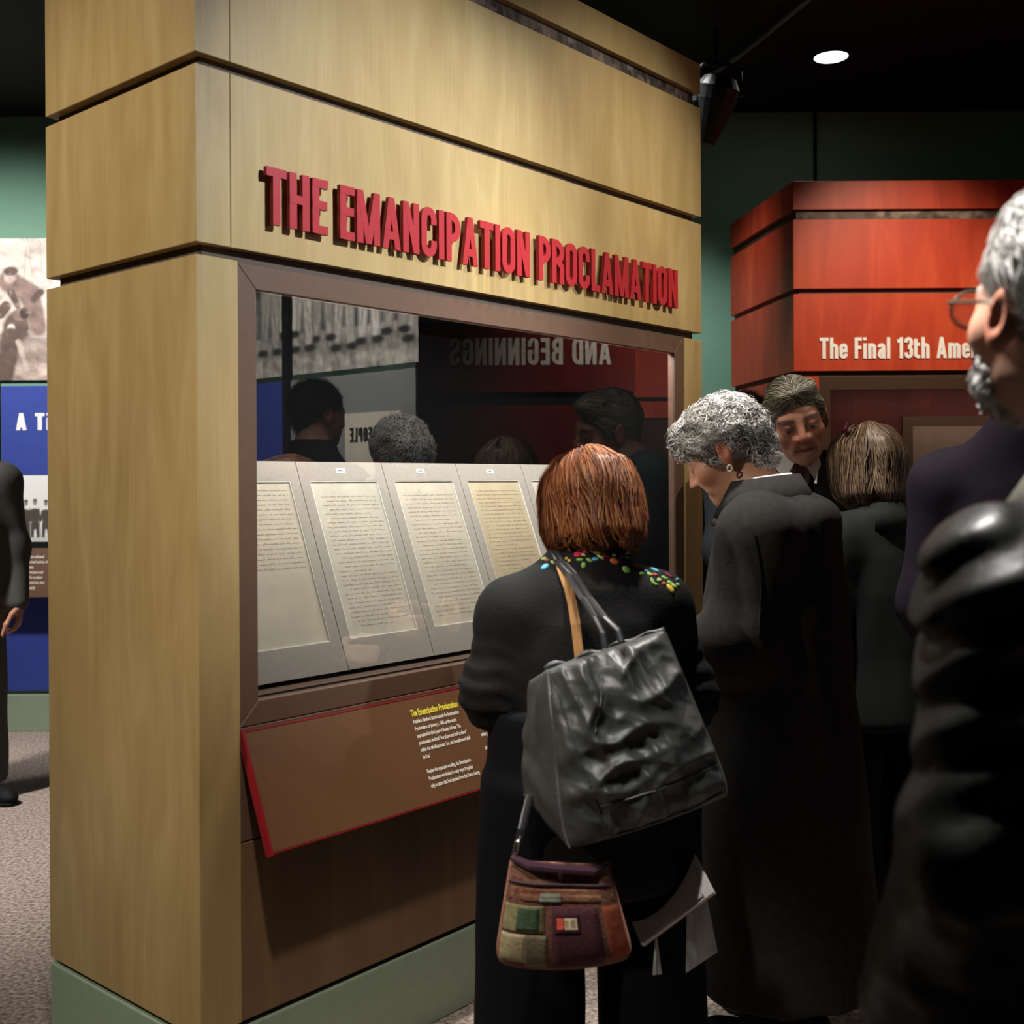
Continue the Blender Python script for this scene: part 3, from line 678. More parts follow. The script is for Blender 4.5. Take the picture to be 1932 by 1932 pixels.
ts = tag(empty('track_spotlight', tuple(fx)), 'black tapered spotlight hanging beside the maple kiosk', 'light')
hd = mk('lamp_head', *lathe([(0.030, -0.235), (0.045, -0.225), (0.075, -0.12), (0.098, -0.03), (0.102, 0.03), (0.075, 0.075), (0.03, 0.09)], 20), 'darkmetal', ts, rot=(0.25, 0.22, 0))
mk('yoke', *tube([(-0.112, 0, -0.01), (-0.112, 0, 0.10), (-0.06, 0, 0.14), (0.06, 0, 0.14), (0.112, 0, 0.10), (0.112, 0, -0.01)], 0.011, 6), 'darkmetal', ts)
mk('stem', *tube([(0, 0, 0.14), (0, 0, CEIL - fx[2])], 0.012, 8), 'darkmetal', ts)
mk('side_box', *box(-0.155, -0.10, -0.04, 0.04, -0.04, 0.05), 'darkmetal', ts)

# ================================================================== OPPOSITE WALL (seen only as reflections in the case glass)
def mir(p):
    k = (np.array(p[:2]) - KC) @ KN + 0.014
    q = np.array(p[:2]) - 2 * k * KN
    return np.array([q[0], q[1]])
def vreal(px, Y):                                            # where something seen mirrored at this column and path depth really stands
    r = ray(px, 900) * Y
    return mir((r[0], Y))
a, b = vreal(785, 5.51), vreal(470, 6.40)                   # legs-of-soldiers mural: from the pixel columns of its mirror image
def plane_frame(p_left, p_right):                            # viewer-left end, viewer-right end -> location and rotation (local +X along, -Y towards the viewer)
    d = p_right - p_left
    return (float(p_left[0]), float(p_left[1])), math.atan2(d[1], d[0]), float(np.linalg.norm(d))
(lx, ly), ang, ln = plane_frame(a, b)
# viewer standing at the kiosk looks towards +X: viewer-left is the far (larger y) end
mu2 = tag(empty('soldiers_mural', (lx, ly, 1.994), ang), 'black and white mural of standing soldiers in pale trousers', 'mural')
R = Raster(ln, 0.806, 0.007, (0.30, 0.30, 0.29)); R.im[:] = (0.13, 0.13, 0.125); R.rect(-1, 9, -1, 0.22, (0.44, 0.42, 0.38), 1); R.noise(50, 0.25, 8)
for i in range(8):
    xx = 0.02 + i * (ln / 8) + rnd.uniform(-0.03, 0.03); zb2 = 0.10 + 0.010 * i + rnd.uniform(-0.05, 0.05); c = rnd.choice(((0.50, 0.47, 0.42), (0.62, 0.6, 0.55), (0.40, 0.38, 0.34)))
    R.ell(xx + 0.05, zb2 - 0.005, 0.13, 0.022, (0.10, 0.09, 0.08), 0.05, 0.7)
    for dx in (-0.042, 0.045):
        R.cap(xx + dx * 0.8, zb2 + 0.36, xx + dx * 1.2, zb2 + 0.04, 0.052, 0.036, (0.04, 0.04, 0.04), 0.03, 0.8); R.cap(xx + dx * 0.8, zb2 + 0.36, xx + dx * 1.2, zb2 + 0.05, 0.042, 0.028, c, 0.03)
        R.cap(xx + dx * 0.6, zb2 + 0.3, xx + dx * 1.3, zb2 + 0.10, 0.006, 0.004, (0.15, 0.14, 0.13), 0.02, 0.7)
        R.ell(xx + dx * 1.5, zb2 + 0.012, 0.045, 0.02, (0.03, 0.03, 0.03), 0.012)
    R.cap(xx, zb2 + 0.50, xx, zb2 + 0.72, 0.10, 0.11, (0.06, 0.06, 0.06), 0.03)
    R.ell(xx - 0.01, zb2 + 0.45, 0.08, 0.10, c, 0.03, 0.9)
R.noise(80, 0.14, 4); R.grain(0.05, 3)
mk('panel', *box(0, ln, 0.022, 0.04, 0, 0.806), 'black', mu2)
grid_print('picture', ln, 0.806, R.im, M['print'], mu2, loc=(0, 0.021, 0))
gp = tag(bevel(mk('grey_panel', *box(0, ln * 0.72, 0, 0.02, 0.232, 1.962), 'greypanel', loc=(lx, ly, 0), rot=(0, 0, ang))), 'plain grey exhibit panel under the soldiers mural', 'exhibit panel')
tag(bevel(mk('blue_panel', *box(ln * 0.76, ln * 1.05, 0, 0.02, 0.232, 1.962), 'blue', loc=(lx, ly, 0), rot=(0, 0, ang))), 'narrow blue exhibit panel beside the plain grey panel', 'exhibit panel')
gq = (lx + math.cos(ang) * ln * 0.72, ly + math.sin(ang) * ln * 0.72)
tag(bevel(mk('panel_gap_strip', *box(0.005, ln * 0.04 - 0.005, -0.02, 0.02, 0, 2.80), 'black', loc=(gq[0], gq[1], 0), rot=(0, 0, ang))), 'slim black strip added for the dark gap between the plain grey panel and narrow blue panel', 'post')  # added black strip, stands in for the dark gap between the two panels
po = tag(empty('broadside_poster', (lx, ly, 1.12), ang), 'old white broadside poster with black block letters on the grey panel', 'poster')
pl_ = mk('sheet', *box(0.10, 0.52, -0.006, -0.001, 0, 0.64), mat('poster_paper', (0.62, 0.58, 0.48), 0.8, 0.2), po)
put_word('THE PEOPLE', 0.14, 0.48, 0.49, 0.075, 0.001, -0.006, 'black', po, 'title_letter', t=0.2, gap=0.06)
put_word('SPI', 0.17, 0.30, 0.36, 0.075, 0.001, -0.006, 'black', po, 'title_letter', t=0.2, gap=0.06)
a2, b2 = vreal(1200, 6.45), vreal(785, 6.45)
(lx, ly), ang, ln = plane_frame(a2, b2)
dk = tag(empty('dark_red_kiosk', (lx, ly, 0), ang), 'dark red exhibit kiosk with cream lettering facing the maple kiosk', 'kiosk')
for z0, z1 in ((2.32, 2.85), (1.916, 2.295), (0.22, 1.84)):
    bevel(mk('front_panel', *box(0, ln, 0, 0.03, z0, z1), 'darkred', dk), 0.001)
    mk('side_panel', *box(0, 0.03, 0.03, 0.6, z0, z1), 'darkred', dk); mk('side_panel', *box(ln - 0.03, ln, 0.03, 0.6, z0, z1), 'darkred', dk)
mk('groove_strip', *box(0.01, ln - 0.01, 0.02, 0.59, 0.2, 2.84), 'black', dk)
bevel(mk('plinth', *box(0, ln, 0, 0.6, 0, 0.207), 'sage', dk), 0.003)
tL = at(1155, 690, 6.45)
put_word('AND BEGINNINGS', 0.14, 0.14 + 1.0 * abs(at(1155, 690, 6.45)[0] - at(850, 690, 6.45)[0]), 2.072, 0.155, 0.004, 0, 'cream_letter', dk, 'sign_letter', t=0.155, gap=0.085)
a3, b3 = vreal(1310, 7.1), vreal(1195, 7.1)
(lx, ly), ang, ln = plane_frame(a3, b3)
rp = tag(empty('red_wall_unit', (lx, ly, 0), ang), 'bright red panelled exhibit unit beside the dark red kiosk', 'exhibit unit')
for z0, z1 in ((1.93, 2.85), (1.80, 1.905)): bevel(mk('front_panel', *box(0, ln, 0, 0.03, z0, z1), 'redwood', rp), 0.001)
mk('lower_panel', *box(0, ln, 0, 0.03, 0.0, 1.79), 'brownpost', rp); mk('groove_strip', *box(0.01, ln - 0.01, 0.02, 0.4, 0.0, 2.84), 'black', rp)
#PEOPLE#
# ================================================================== PEOPLE: smooth-blended volumes turned into meshes
def smin(a, b, k):
    if k <= 0: return np.minimum(a, b)
    h = np.maximum(k - np.abs(a - b), 0) / k
    return np.minimum(a, b) - h * h * k * 0.25
def rot3(yaw=0, pitch=0, roll=0):
    cy, sy = math.cos(yaw), math.sin(yaw); cp, sp = math.cos(pitch), math.sin(pitch); cr, sr = math.cos(roll), math.sin(roll)
    Rz = np.array([[cy, -sy, 0], [sy, cy, 0], [0, 0, 1]]); Rx = np.array([[1, 0, 0], [0, cp, -sp], [0, sp, cp]]); Ry = np.array([[cr, 0, sr], [0, 1, 0], [-sr, 0, cr]])
    return Rz @ Rx @ Ry
def wav(P, f, seed):
    """cheap smooth noise in about -1..1"""
    r = np.random.RandomState(seed); n = 0
    for k in range(5):
        d = r.randn(3); d /= np.linalg.norm(d); q = f * r.uniform(0.6, 1.7)
        n = n + np.sin(P @ d * q + r.uniform(0, 6) + 1.3 * np.sin(P @ r.randn(3) * q * 0.45))
    return n / 3.2
class Sdf:
    def __init__(s): s.ops = []; s.xf = None; s.disp = None
    def frame(s, c=None, R=None, k=1.0): s.xf = None if c is None else (np.array(c, float), np.array(R, float), k)
    def _add(s, fn, lo, hi, k, mode):
        xf = s.xf; lo = np.array(lo, float); hi = np.array(hi, float)
        if xf is not None:
            c, R, q = xf
            cs = np.array([[(lo, hi)[i][0], (lo, hi)[j][1], (lo, hi)[l][2]] for i in (0, 1) for j in (0, 1) for l in (0, 1)]) * q @ R.T + c
            lo, hi = cs.min(0), cs.max(0)
            g = lambda P, fn=fn: fn((P - c) @ R / q) * q
        else: g = fn
        s.ops.append((g, lo, hi, k, mode))
    def ell(s, c, r, k=0.02, mode='u', R=None):
        c = np.array(c, float); r = np.array(r, float); m = r.max() if R is not None else r
        def fn(P):
            q = P - c
            if R is not None: q = q @ R
            k0 = np.linalg.norm(q / r, axis=-1); k1 = np.linalg.norm(q / (r * r), axis=-1) + 1e-9
            return k0 * (k0 - 1) / k1
        s._add(fn, c - m, c + m, k, mode)
    def cap(s, a, b, r0, r1, k=0.02, mode='u'):
        a = np.array(a, float); b = np.array(b, float); d = b - a; dd = d @ d + 1e-12; m = max(r0, r1)
        def fn(P):
            t = np.clip((P - a) @ d / dd, 0, 1)
            return np.linalg.norm(P - a - t[..., None] * d, axis=-1) - (r0 + (r1 - r0) * t)
        s._add(fn, np.minimum(a, b) - m, np.maximum(a, b) + m, k, mode)
    def rod(s, pts, rs, k=0.02, mode='u'):
        for i in range(len(pts) - 1): s.cap(pts[i], pts[i + 1], rs[i], rs[i + 1], k, mode)
    def ztube(s, st, k=0.03, mode='u', rnd_=0.02):
        """stations (z, cx, cy, rx, ry), rising"""
        st = np.array(sorted(st), float); z = st[:, 0]
        def fn(P):
            Z = P[..., 2]; f = [np.interp(Z, z, st[:, i]) for i in (1, 2, 3, 4)]
            dx = P[..., 0] - f[0]; dy = P[..., 1] - f[1]
            q = np.sqrt((dx / f[2]) ** 2 + (dy / f[3]) ** 2); g = np.sqrt((dx / f[2] ** 2) ** 2 + (dy / f[3] ** 2) ** 2) + 1e-6
            d = q * (q - 1) / g
            e = np.maximum(z[0] - Z, Z - z[-1])
            h = np.maximum(rnd_ - np.abs(d - e), 0) / rnd_
            return np.maximum(d, e) + h * h * rnd_ * 0.25
        s._add(fn, (st[:, 1] - st[:, 3]).min() * np.array([1, 0, 0]) + np.array([0, (st[:, 2] - st[:, 4]).min(), z[0]]), np.array([(st[:, 1] + st[:, 3]).max(), (st[:, 2] + st[:, 4]).max(), z[-1]]), k, mode)
    def half(s, c, nrm, k=0.01):
        """cut away everything on the side the normal points to"""
        c = np.array(c, float); n = np.array(nrm, float); n /= np.linalg.norm(n)
        s._add(lambda P: -((P - c) @ n), (-9, -9, -9), (9, 9, 9), k, 's')
    def comb(s, F, d, k, mode):
        if mode == 'u': return smin(F, d, k)
        return -smin(-F, d, k)                                # subtract
    def __call__(s, P):
        F = np.full(P.shape[:-1], 1.0)
        for fn, lo, hi, k, mode in s.ops: F = s.comb(F, fn(P), k, mode)
        if s.disp: F = F + s.disp(P)
        return F
    def normal(s, P, e=0.002):
        g = np.stack([s(P + np.eye(3)[i] * e) - s(P - np.eye(3)[i] * e) for i in range(3)], -1)
        return g / (np.linalg.norm(g, axis=-1, keepdims=True) + 1e-9)
    def mesh(s, res, fine=(), pad=0.03):
        lo = np.min([o[1] for o in s.ops if o[4] == 'u'], 0) - pad; hi = np.max([o[2] for o in s.ops if o[4] == 'u'], 0) + pad
        ax = []
        for i in range(3):
            cuts = sorted(fine, key=lambda f: f[0][i]); p = [lo[i]]
            while p[-1] < hi[i]:
                st = res
                for a, b, q in cuts:
                    if a[i] - 0.01 <= p[-1] <= b[i]: st = min(st, q)
                p.append(p[-1] + st)
            ax.append(np.array(p))
        xs, ys, zs = ax
        F = np.full((len(xs), len(ys), len(zs)), 1.0, dtype=np.float32)
        for fn, l, h, k, mode in s.ops:
            m = k + 0.06
            sl = []
            for i in range(3):
                a = max(np.searchsorted(ax[i], l[i] - m) - 1, 0); b = min(np.searchsorted(ax[i], h[i] + m) + 1, len(ax[i])); sl.append(slice(a, b))
            if any(q.stop <= q.start for q in sl): continue
            P = np.stack(np.meshgrid(xs[sl[0]], ys[sl[1]], zs[sl[2]], indexing='ij'), -1)
            F[tuple(sl)] = s.comb(F[tuple(sl)], fn(P), k, mode)
        if s.disp:
            idx = np.argwhere(np.abs(F) < 0.05)
            P = np.stack([xs[idx[:, 0]], ys[idx[:, 1]], zs[idx[:, 2]]], -1)
            F[idx[:, 0], idx[:, 1], idx[:, 2]] += s.disp(P)
        return nets(F, ax)
def nets(F, ax):
    """surface nets on a rectilinear grid"""
    ins = F < 0; n0, n1, n2 = F.shape
    c = np.zeros((n0 - 1, n1 - 1, n2 - 1), dtype=np.int8)
    off = [(i, j, k) for i in (0, 1) for j in (0, 1) for k in (0, 1)]
    for i, j, k in off: c += ins[i:n0 - 1 + i, j:n1 - 1 + j, k:n2 - 1 + k]
    cells = np.argwhere((c > 0) & (c < 8)); vid = np.full(c.shape, -1, dtype=np.int64); vid[tuple(cells.T)] = np.arange(len(cells))
    pos = np.stack([np.stack([ax[d][cells[:, d] + o[d]] for d in range(3)], -1) for o in off], 1)
    val = np.stack([F[cells[:, 0] + o[0], cells[:, 1] + o[1], cells[:, 2] + o[2]] for o in off], 1).astype(float)
    acc = np.zeros((len(cells), 3)); cnt = np.zeros(len(cells))
    for a in range(8):
        for b in range(a + 1, 8):
            if sum(abs(off[a][d] - off[b][d]) for d in range(3)) != 1: continue
            va, vb = val[:, a], val[:, b]; m = (va < 0) != (vb < 0)
            t = np.where(m, va / np.where(m, va - vb, 1), 0)[:, None]
            acc += np.where(m[:, None], pos[:, a] + t * (pos[:, b] - pos[:, a]), 0); cnt += m
    V = acc / np.maximum(cnt, 1)[:, None]; Fs = []
    for d in range(3):
        e, f = (d + 1) % 3, (d + 2) % 3
        sl0 = [slice(None)] * 3; sl1 = [slice(None)] * 3; sl0[d] = slice(0, -1); sl1[d] = slice(1, None)
        A, B = ins[tuple(sl0)], ins[tuple(sl1)]
        ed = np.argwhere(A != B)
        ed = ed[(ed[:, e] > 0) & (ed[:, f] > 0) & (ed[:, e] < F.shape[e] - 1) & (ed[:, f] < F.shape[f] - 1)]
        up = A[tuple(ed.T)]
        def g(de, df):
            q = ed.copy(); q[:, e] += de; q[:, f] += df; return vid[tuple(q.T)]
        q = np.stack([g(-1, -1), g(0, -1), g(0, 0), g(-1, 0)], 1)
        q[~up] = q[~up][:, ::-1]
        Fs.append(q)
    return V, np.concatenate(Fs)

SKIN = attr_mat('skin', 0.48, 0.35, sss=0.12, bump=0.12, bscale=420)
CLOTH = {}
def cloth(name, col, rough=0.85, spec=0.2, **k):
    if name not in CLOTH: CLOTH[name] = mat(name, col, rough, spec, **k)
    return CLOTH[name]
HAIRM = attr_mat('hair', 0.46, 0.35)

def head_sdf(S, c, R, k, male=True, mouth=0.0, ear=True):
    S.frame(c, R, k)
    S.ell((0, -0.016, 0.034), (0.074, 0.094, 0.083), 0.02)
    S.ell((0, 0.026, -0.020), (0.060, 0.067, 0.092), 0.03)
    S.ell((0, 0.034, -0.072), (0.050 if male else 0.045, 0.050, 0.040), 0.03)
    S.ell((0, 0.074, -0.098), (0.022, 0.016, 0.017), 0.03)
    S.cap((-0.040, 0.074, 0.020), (0.040, 0.074, 0.020), 0.014, 0.014, 0.025)
    for x in (-1, 1):
        S.ell((x * 0.043, 0.062, -0.024), (0.022, 0.022, 0.022), 0.03)
        S.ell((x * 0.032, 0.097, -0.001), (0.019, 0.016, 0.012), 0.014, 's')
        S.ell((x * 0.032, 0.0795, 0.0055), (0.0175, 0.0135, 0.0095), 0.006)
        S.ell((x * 0.032, 0.0795, -0.0075), (0.0165, 0.0120, 0.0058), 0.005)
        S.cap((x * 0.018, 0.088, -0.032), (x * 0.031, 0.078, -0.066), 0.008, 0.007, 0.014)
    S.cap((0, 0.088, 0.014), (0, 0.110, -0.026), 0.0070, 0.0115, 0.012)
    for x in (-1, 1): S.ell((x * 0.0125, 0.103, -0.030), (0.008, 0.010, 0.0075), 0.008)
    m2_ = mouth
    S.rod([(-0.024, 0.0755, -0.0610), (0, 0.0845, -0.0595), (0.024, 0.0755, -0.0610)], [0.0045, 0.0070, 0.0045], 0.010)
    S.rod([(-0.020, 0.0765, -0.0715 - m2_), (0, 0.0835, -0.0755 - m2_), (0.020, 0.0765, -0.0715 - m2_)], [0.005, 0.0078, 0.005], 0.010)
    S.rod([(-0.027, 0.0835, -0.0645), (0, 0.0925, -0.0675 - m2_ * 0.5), (0.027, 0.0835, -0.0645)], [0.0018, 0.0030 + m2_ * 0.5, 0.0018], 0.003, 's')
    if ear:
        for x in (-1, 1):
            Re = rot3(0, 0.2, 0) @ rot3(-x * 0.35, 0, 0)
            S.ell((x * 0.079, -0.010, -0.004), (0.009, 0.020, 0.033), 0.008, 'u', Re)
            S.ell((x * 0.088, -0.006, -0.002), (0.007, 0.011, 0.019), 0.005, 's', Re)
            S.ell((x * 0.074, 0.0, -0.032), (0.007, 0.009, 0.010), 0.008)
    S.frame()

def head_paint(V, c, R, k, tone, brow, lip, stubble=None):
    q = (V - np.array(c)) @ R / k
    col = np.ones((len(V), 3)) * np.array(tone)
    x, y, z = np.abs(q[:, 0]), q[:, 1], q[:, 2]
    inh = (np.abs(q).max(1) < 0.16)
    def mixc(m, cc):
        m = np.clip(m, 0, 1)[:, None] * inh[:, None]
        col[:] = col * (1 - m) + np.array(cc) * m
    red = (tone[0] * 1.05, tone[1] * 0.72, tone[2] * 0.66)
    mixc(0.7 * np.exp(-((x - 0.045) / 0.022) ** 2 - ((z + 0.03) / 0.024) ** 2) * (y > 0.03), red)
    mixc(0.8 * np.exp(-(x / 0.016) ** 2 - ((z + 0.028) / 0.016) ** 2) * (y > 0.09), red)
    mixc(0.8 * (x > 0.074) * (np.abs(z) < 0.05), red)
    if stubble is not None: mixc(0.45 * np.clip((-0.045 - z) / 0.02, 0, 1) * (y > 0.0), stubble)
    if brow is not None: mixc(1.3 * np.exp(-((z - 0.021 - 0.004 * np.sin((x - 0.012) * 60)) / 0.0042) ** 2) * (x > 0.012) * (x < 0.056) * (y > 0.055), brow)
    mixc(0.75 * np.exp(-((z + 0.0672) / 0.0085) ** 2) * (x < 0.025) * (y > 0.08), lip)
    mixc(0.35 * np.exp(-((z - 0.004) / 0.012) ** 2 - ((x - 0.032) / 0.016) ** 2) * (y > 0.05), red)
    return col

def hand(S, w_, d, side, fine, curl=0.5, palm=None, sc=1.0):
    """hand at wrist w_, fingers along d; palm = direction the palm faces; side = thumb direction; all unit vectors"""
    w_ = np.array(w_, float); d = np.array(d, float); d /= np.linalg.norm(d); side = np.array(side, float); side -= d * (side @ d); side /= np.linalg.norm(side)
    pn = np.cross(d, side) if palm is None else np.array(palm, float); pn -= d * (pn @ d); pn /= np.linalg.norm(pn)
    S.cap(w_, w_ + d * 0.03, 0.026 * sc, 0.025 * sc, 0.02)
    for t in (-0.028, -0.010, 0.010, 0.027): S.cap(w_ + d * 0.02 + side * t * 0.6, w_ + d * 0.085 * sc + side * t * sc, 0.015 * sc, 0.011 * sc, 0.012)
    for t, ln in ((-0.029, 0.062), (-0.010, 0.075), (0.010, 0.080), (0.029, 0.072)):
        a = w_ + d * 0.086 * sc + side * t * sc; an = 0.3 * curl; p = [a]; dirn = d
        for q, f in enumerate((0.45, 0.32, 0.23)):
            an += curl * (0.75 if q else 0.35); p.append(p[-1] + (d * math.cos(an) + pn * math.sin(an)) * ln * f * 1.1 * sc)
        S.rod(p, [0.0098 * sc, 0.0092 * sc, 0.0085 * sc, 0.0072 * sc], 0.004)
    b = w_ + d * 0.03 + side * 0.022 * sc
    S.rod([b, b + (d * 0.5 + side * 0.55 + pn * 0.4) * 0.05 * sc, b + (d * 0.95 + side * 0.5 + pn * 0.6) * 0.075 * sc, b + (d * 1.35 + side * 0.42 + pn * 0.7) * 0.088 * sc], [0.015 * sc, 0.0115 * sc, 0.0105 * sc, 0.0085 * sc], 0.010)
    fine.append((w_ - 0.02 + np.minimum(d * 0.2, 0) - 0.04, w_ + 0.06 + np.maximum(d * 0.2, 0), 0.005))

def strands(name, cap, parent_args, n, colfn, dirfn, steps=9, step=0.008, width=0.0016, lift=0.0015, seed=0, keep=None, curl=0.0, tip=0.35, jit=0.22):
    """ribbons of hair combed over a hair volume (head space)"""
    V, F = cap.mesh_cache
    r = np.random.RandomState(seed)
    pick = r.randint(0, len(V), n); P = V[pick] + r.randn(n, 3) * 0.002
    if keep is not None:
        P = P[keep(P)]; n = len(P)
    rows = []
    off = lift * r.uniform(0.2, 1.6, n); ph = r.uniform(0, 6.28, n); dj = r.randn(n, 3) * jit
    for i in range(steps):
        N = cap.normal(P); d = cap(P)
        P = P - N * (d - off * (1 + 0.25 * i))[:, None]
        rows.append((P.copy(), N))
        D = dirfn(P) + dj
        if curl: D = D + curl * np.stack([np.sin(ph + i * 0.9), np.cos(ph * 1.7 + i * 0.8), np.sin(ph * 0.6 + i * 0.7)], -1)
        D = D - N * np.sum(D * N, -1, keepdims=True); D /= (np.linalg.norm(D, axis=-1, keepdims=True) + 1e-9)
        P = P + D * step
    Vs = np.zeros((n, steps, 2, 3))
    wd = width * r.uniform(0.6, 1.4, n)
    for i in range(steps):
        P, N = rows[i]
        T_ = rows[min(i + 1, steps - 1)][0] - rows[max(i - 1, 0)][0]; Sd = np.cross(T_, N); Sd /= (np.linalg.norm(Sd, axis=-1, keepdims=True) + 1e-9)
        t = i / (steps - 1); ww = wd * (1 - (1 - tip) * max(0, t - 0.4) / 0.6)
        Vs[:, i, 0] = P + Sd * ww[:, None]; Vs[:, i, 1] = P - Sd * ww[:, None] + N * 0.0006
    idx = np.arange(n * steps * 2).reshape(n, steps, 2)
    Fq = np.stack([idx[:, :-1, 0], idx[:, 1:, 0], idx[:, 1:, 1], idx[:, :-1, 1]], -1).reshape(-1, 4)
    root = rows[0][0]
    col = colfn(root, r)
    colv = np.repeat(col, steps * 2, 0)
    par, loc, Rm, k = parent_args
    o = mk(name, Vs.reshape(-1, 3) * k, Fq, HAIRM, par, smooth=True, col=colv)
    o.location = loc; o.rotation_euler = Matrix(Rm.tolist()).to_euler()
    o['kind'] = 'stuff'
    return o
def hair_cap(S, parent_args, colr, res=0.004, name='hair'):
    V, F = S.mesh(res, pad=0.02); S.mesh_cache = (V, F)
    par, loc, Rm, k = parent_args
    o = mk(name, V * k, F, HAIRM, par, smooth=True, col=np.ones((len(V), 3)) * np.array(colr))
    o.location = loc; o.rotation_euler = Matrix(Rm.tolist()).to_euler()
    return o
def cmix(cols, wts):
    cols = np.array(cols, float)
    def fn(P, r):
        i = r.choice(len(cols), len(P), p=np.array(wts) / sum(wts)); return np.clip(cols[i] * r.uniform(0.75, 1.25, (len(P), 1)), 0, 1)
    return fn

def build_person(spec):
    """spec: loc, yaw, label, joints (local, metres; +Y is the way the person faces, +X the right hand), head, tone"""
    root = tag(empty('person', (*spec['loc'], 0), spec['yaw']), spec['label'], 'person')
    J = spec['J']; hc = np.array(J['head']); hR = rot3(*spec['head_rot']); hk = spec.get('head_scale', 1.0)
    S = Sdf(); fine = []
    head_sdf(S, hc, hR, hk, spec.get('male', True), spec.get('mouth', 0.0))
    nb = np.array(J['neck']); up = hc + hR @ np.array([0, -0.028, -0.055]) * hk
    S.cap(up, nb, 0.052 if spec.get('male', True) else 0.046, 0.060, 0.03)
    ch = np.array(J['chest']); pe = np.array(J['pelvis'])
    S.cap(nb, ch, 0.06, 0.10, 0.05); S.cap(ch, pe, 0.10, 0.10, 0.05)
    for sd in 'LR':
        x = -1 if sd == 'L' else 1
        sh_, el, wr = (np.array(J[q + sd]) for q in ('sh', 'el', 'wr'))
        S.cap(nb - [0, 0, 0.03], sh_, 0.05, 0.05, 0.04)
        S.rod([sh_, el, wr], [0.048, 0.038, 0.026], 0.02)
        hd = spec.get('hand' + sd, {})
        dd = np.array(hd.get('d', (wr - el) / np.linalg.norm(wr - el)))
        hand(S, wr, dd, np.array(hd.get('side', (-0.4 * x, 0.9, 0.1))), fine, hd.get('curl', 0.6), hd.get('palm', (-x, 0.1, 0)), spec.get('hand_scale', 1.0))
        hp, kn, an = (np.array(J[q + sd]) for q in ('hip', 'kn', 'an'))
        S.rod([pe, hp, kn, an], [0.09, 0.085, 0.055, 0.04], 0.03)
    fl = [(hc - 0.14 * hk, hc + 0.14 * hk, spec.get('head_res', 0.006))]
    if spec.get('fine_hands'): fl += fine
    V, F = S.mesh(0.012, fl)
    col = head_paint(V, hc, hR, hk, spec['tone'], spec.get('brow'), spec.get('lip', (0.34, 0.13, 0.11)), spec.get('stubble'))
    mk('body', V, F, SKIN, root, smooth=True, col=col)
    spec['root'] = root; spec['hR'] = hR; spec['hk'] = hk; spec['hc'] = hc
    spec['pa'] = (root, tuple(hc), hR, hk)
    return root
def eyes(spec, iris=(0.05, 0.035, 0.025), look=(0, -0.15)):
    root, loc, R, k = spec['pa']
    em = attr_mat('eye', 0.15, 0.5)
    for x in (-1, 1):
        V, F = [], []; n = 16
        for i in range(n + 1):
            for j in range(n):
                a, b = PI * i / n, 2 * PI * j / n; V.append((0.0125 * math.sin(a) * math.cos(b), 0.0125 * math.cos(a), 0.0125 * math.sin(a) * math.sin(b)))
        for i in range(n):
            for j in range(n): F.append((i * n + j, i * n + (j + 1) % n, (i + 1) * n + (j + 1) % n, (i + 1) * n + j))
        V = np.array(V); d = np.hypot(V[:, 0] / 0.0125 - look[0], V[:, 2] / 0.0125 - look[1])
        col = np.where((d < 0.5)[:, None] & (V[:, 1] > 0)[:, None], np.array(iris), np.array((0.20, 0.16, 0.145))); col = np.where((d < 0.22)[:, None] & (V[:, 1] > 0)[:, None], 0.004, col)
        p = np.array(loc) + R @ np.array([x * 0.032, 0.0795, -0.0025]) * k
        o = mk('eye', V * k, F, em, root, smooth=True, col=col); o.location = p; o.rotation_euler = Matrix(R.tolist()).to_euler()
def garment(name, S, m, parent, res=0.011, folds=None, fine=()):
    if folds: S.disp = folds
    V, F = S.mesh(res, fine)
    return mk(name, V, F, m, parent, smooth=True)
def shoe(parent, an, yaw, m, ln=0.27):
    S = Sdf(); R = rot3(yaw); c = (an[0], an[1], 0.0)
    S.frame(c, R, 1.0)
    S.cap((0, -0.05, 0.045), (0, 0.02, 0.05), 0.042, 0.042, 0.03); S.cap((0, 0.0, 0.045), (0, ln - 0.10, 0.036), 0.042, 0.034, 0.03); S.ell((0, ln - 0.115, 0.030), (0.047, 0.07, 0.032), 0.02)
    S.cap((0, -0.03, 0.06), (0, -0.035, 0.10), 0.042, 0.045, 0.02)
    S.half((0, 0, 0.012), (0, 0, -1), 0.004)
    V, F = S.mesh(0.008); o = mk('shoe', V, F, m, parent, smooth=True)
    S2 = Sdf(); S2.frame(c, R, 1.0); S2.ell((0, 0.03, 0.01), (0.048, 0.125, 0.03), 0.01); S2.ell((0, ln - 0.12, 0.01), (0.051, 0.075, 0.03), 0.04); S2.half((0, 0, 0.017), (0, 0, 1), 0.003); S2.half((0, 0, 0.001), (0, 0, -1), 0.002)
    V, F = S2.mesh(0.008); mk('sole', V, F, 'black', o, smooth=True)
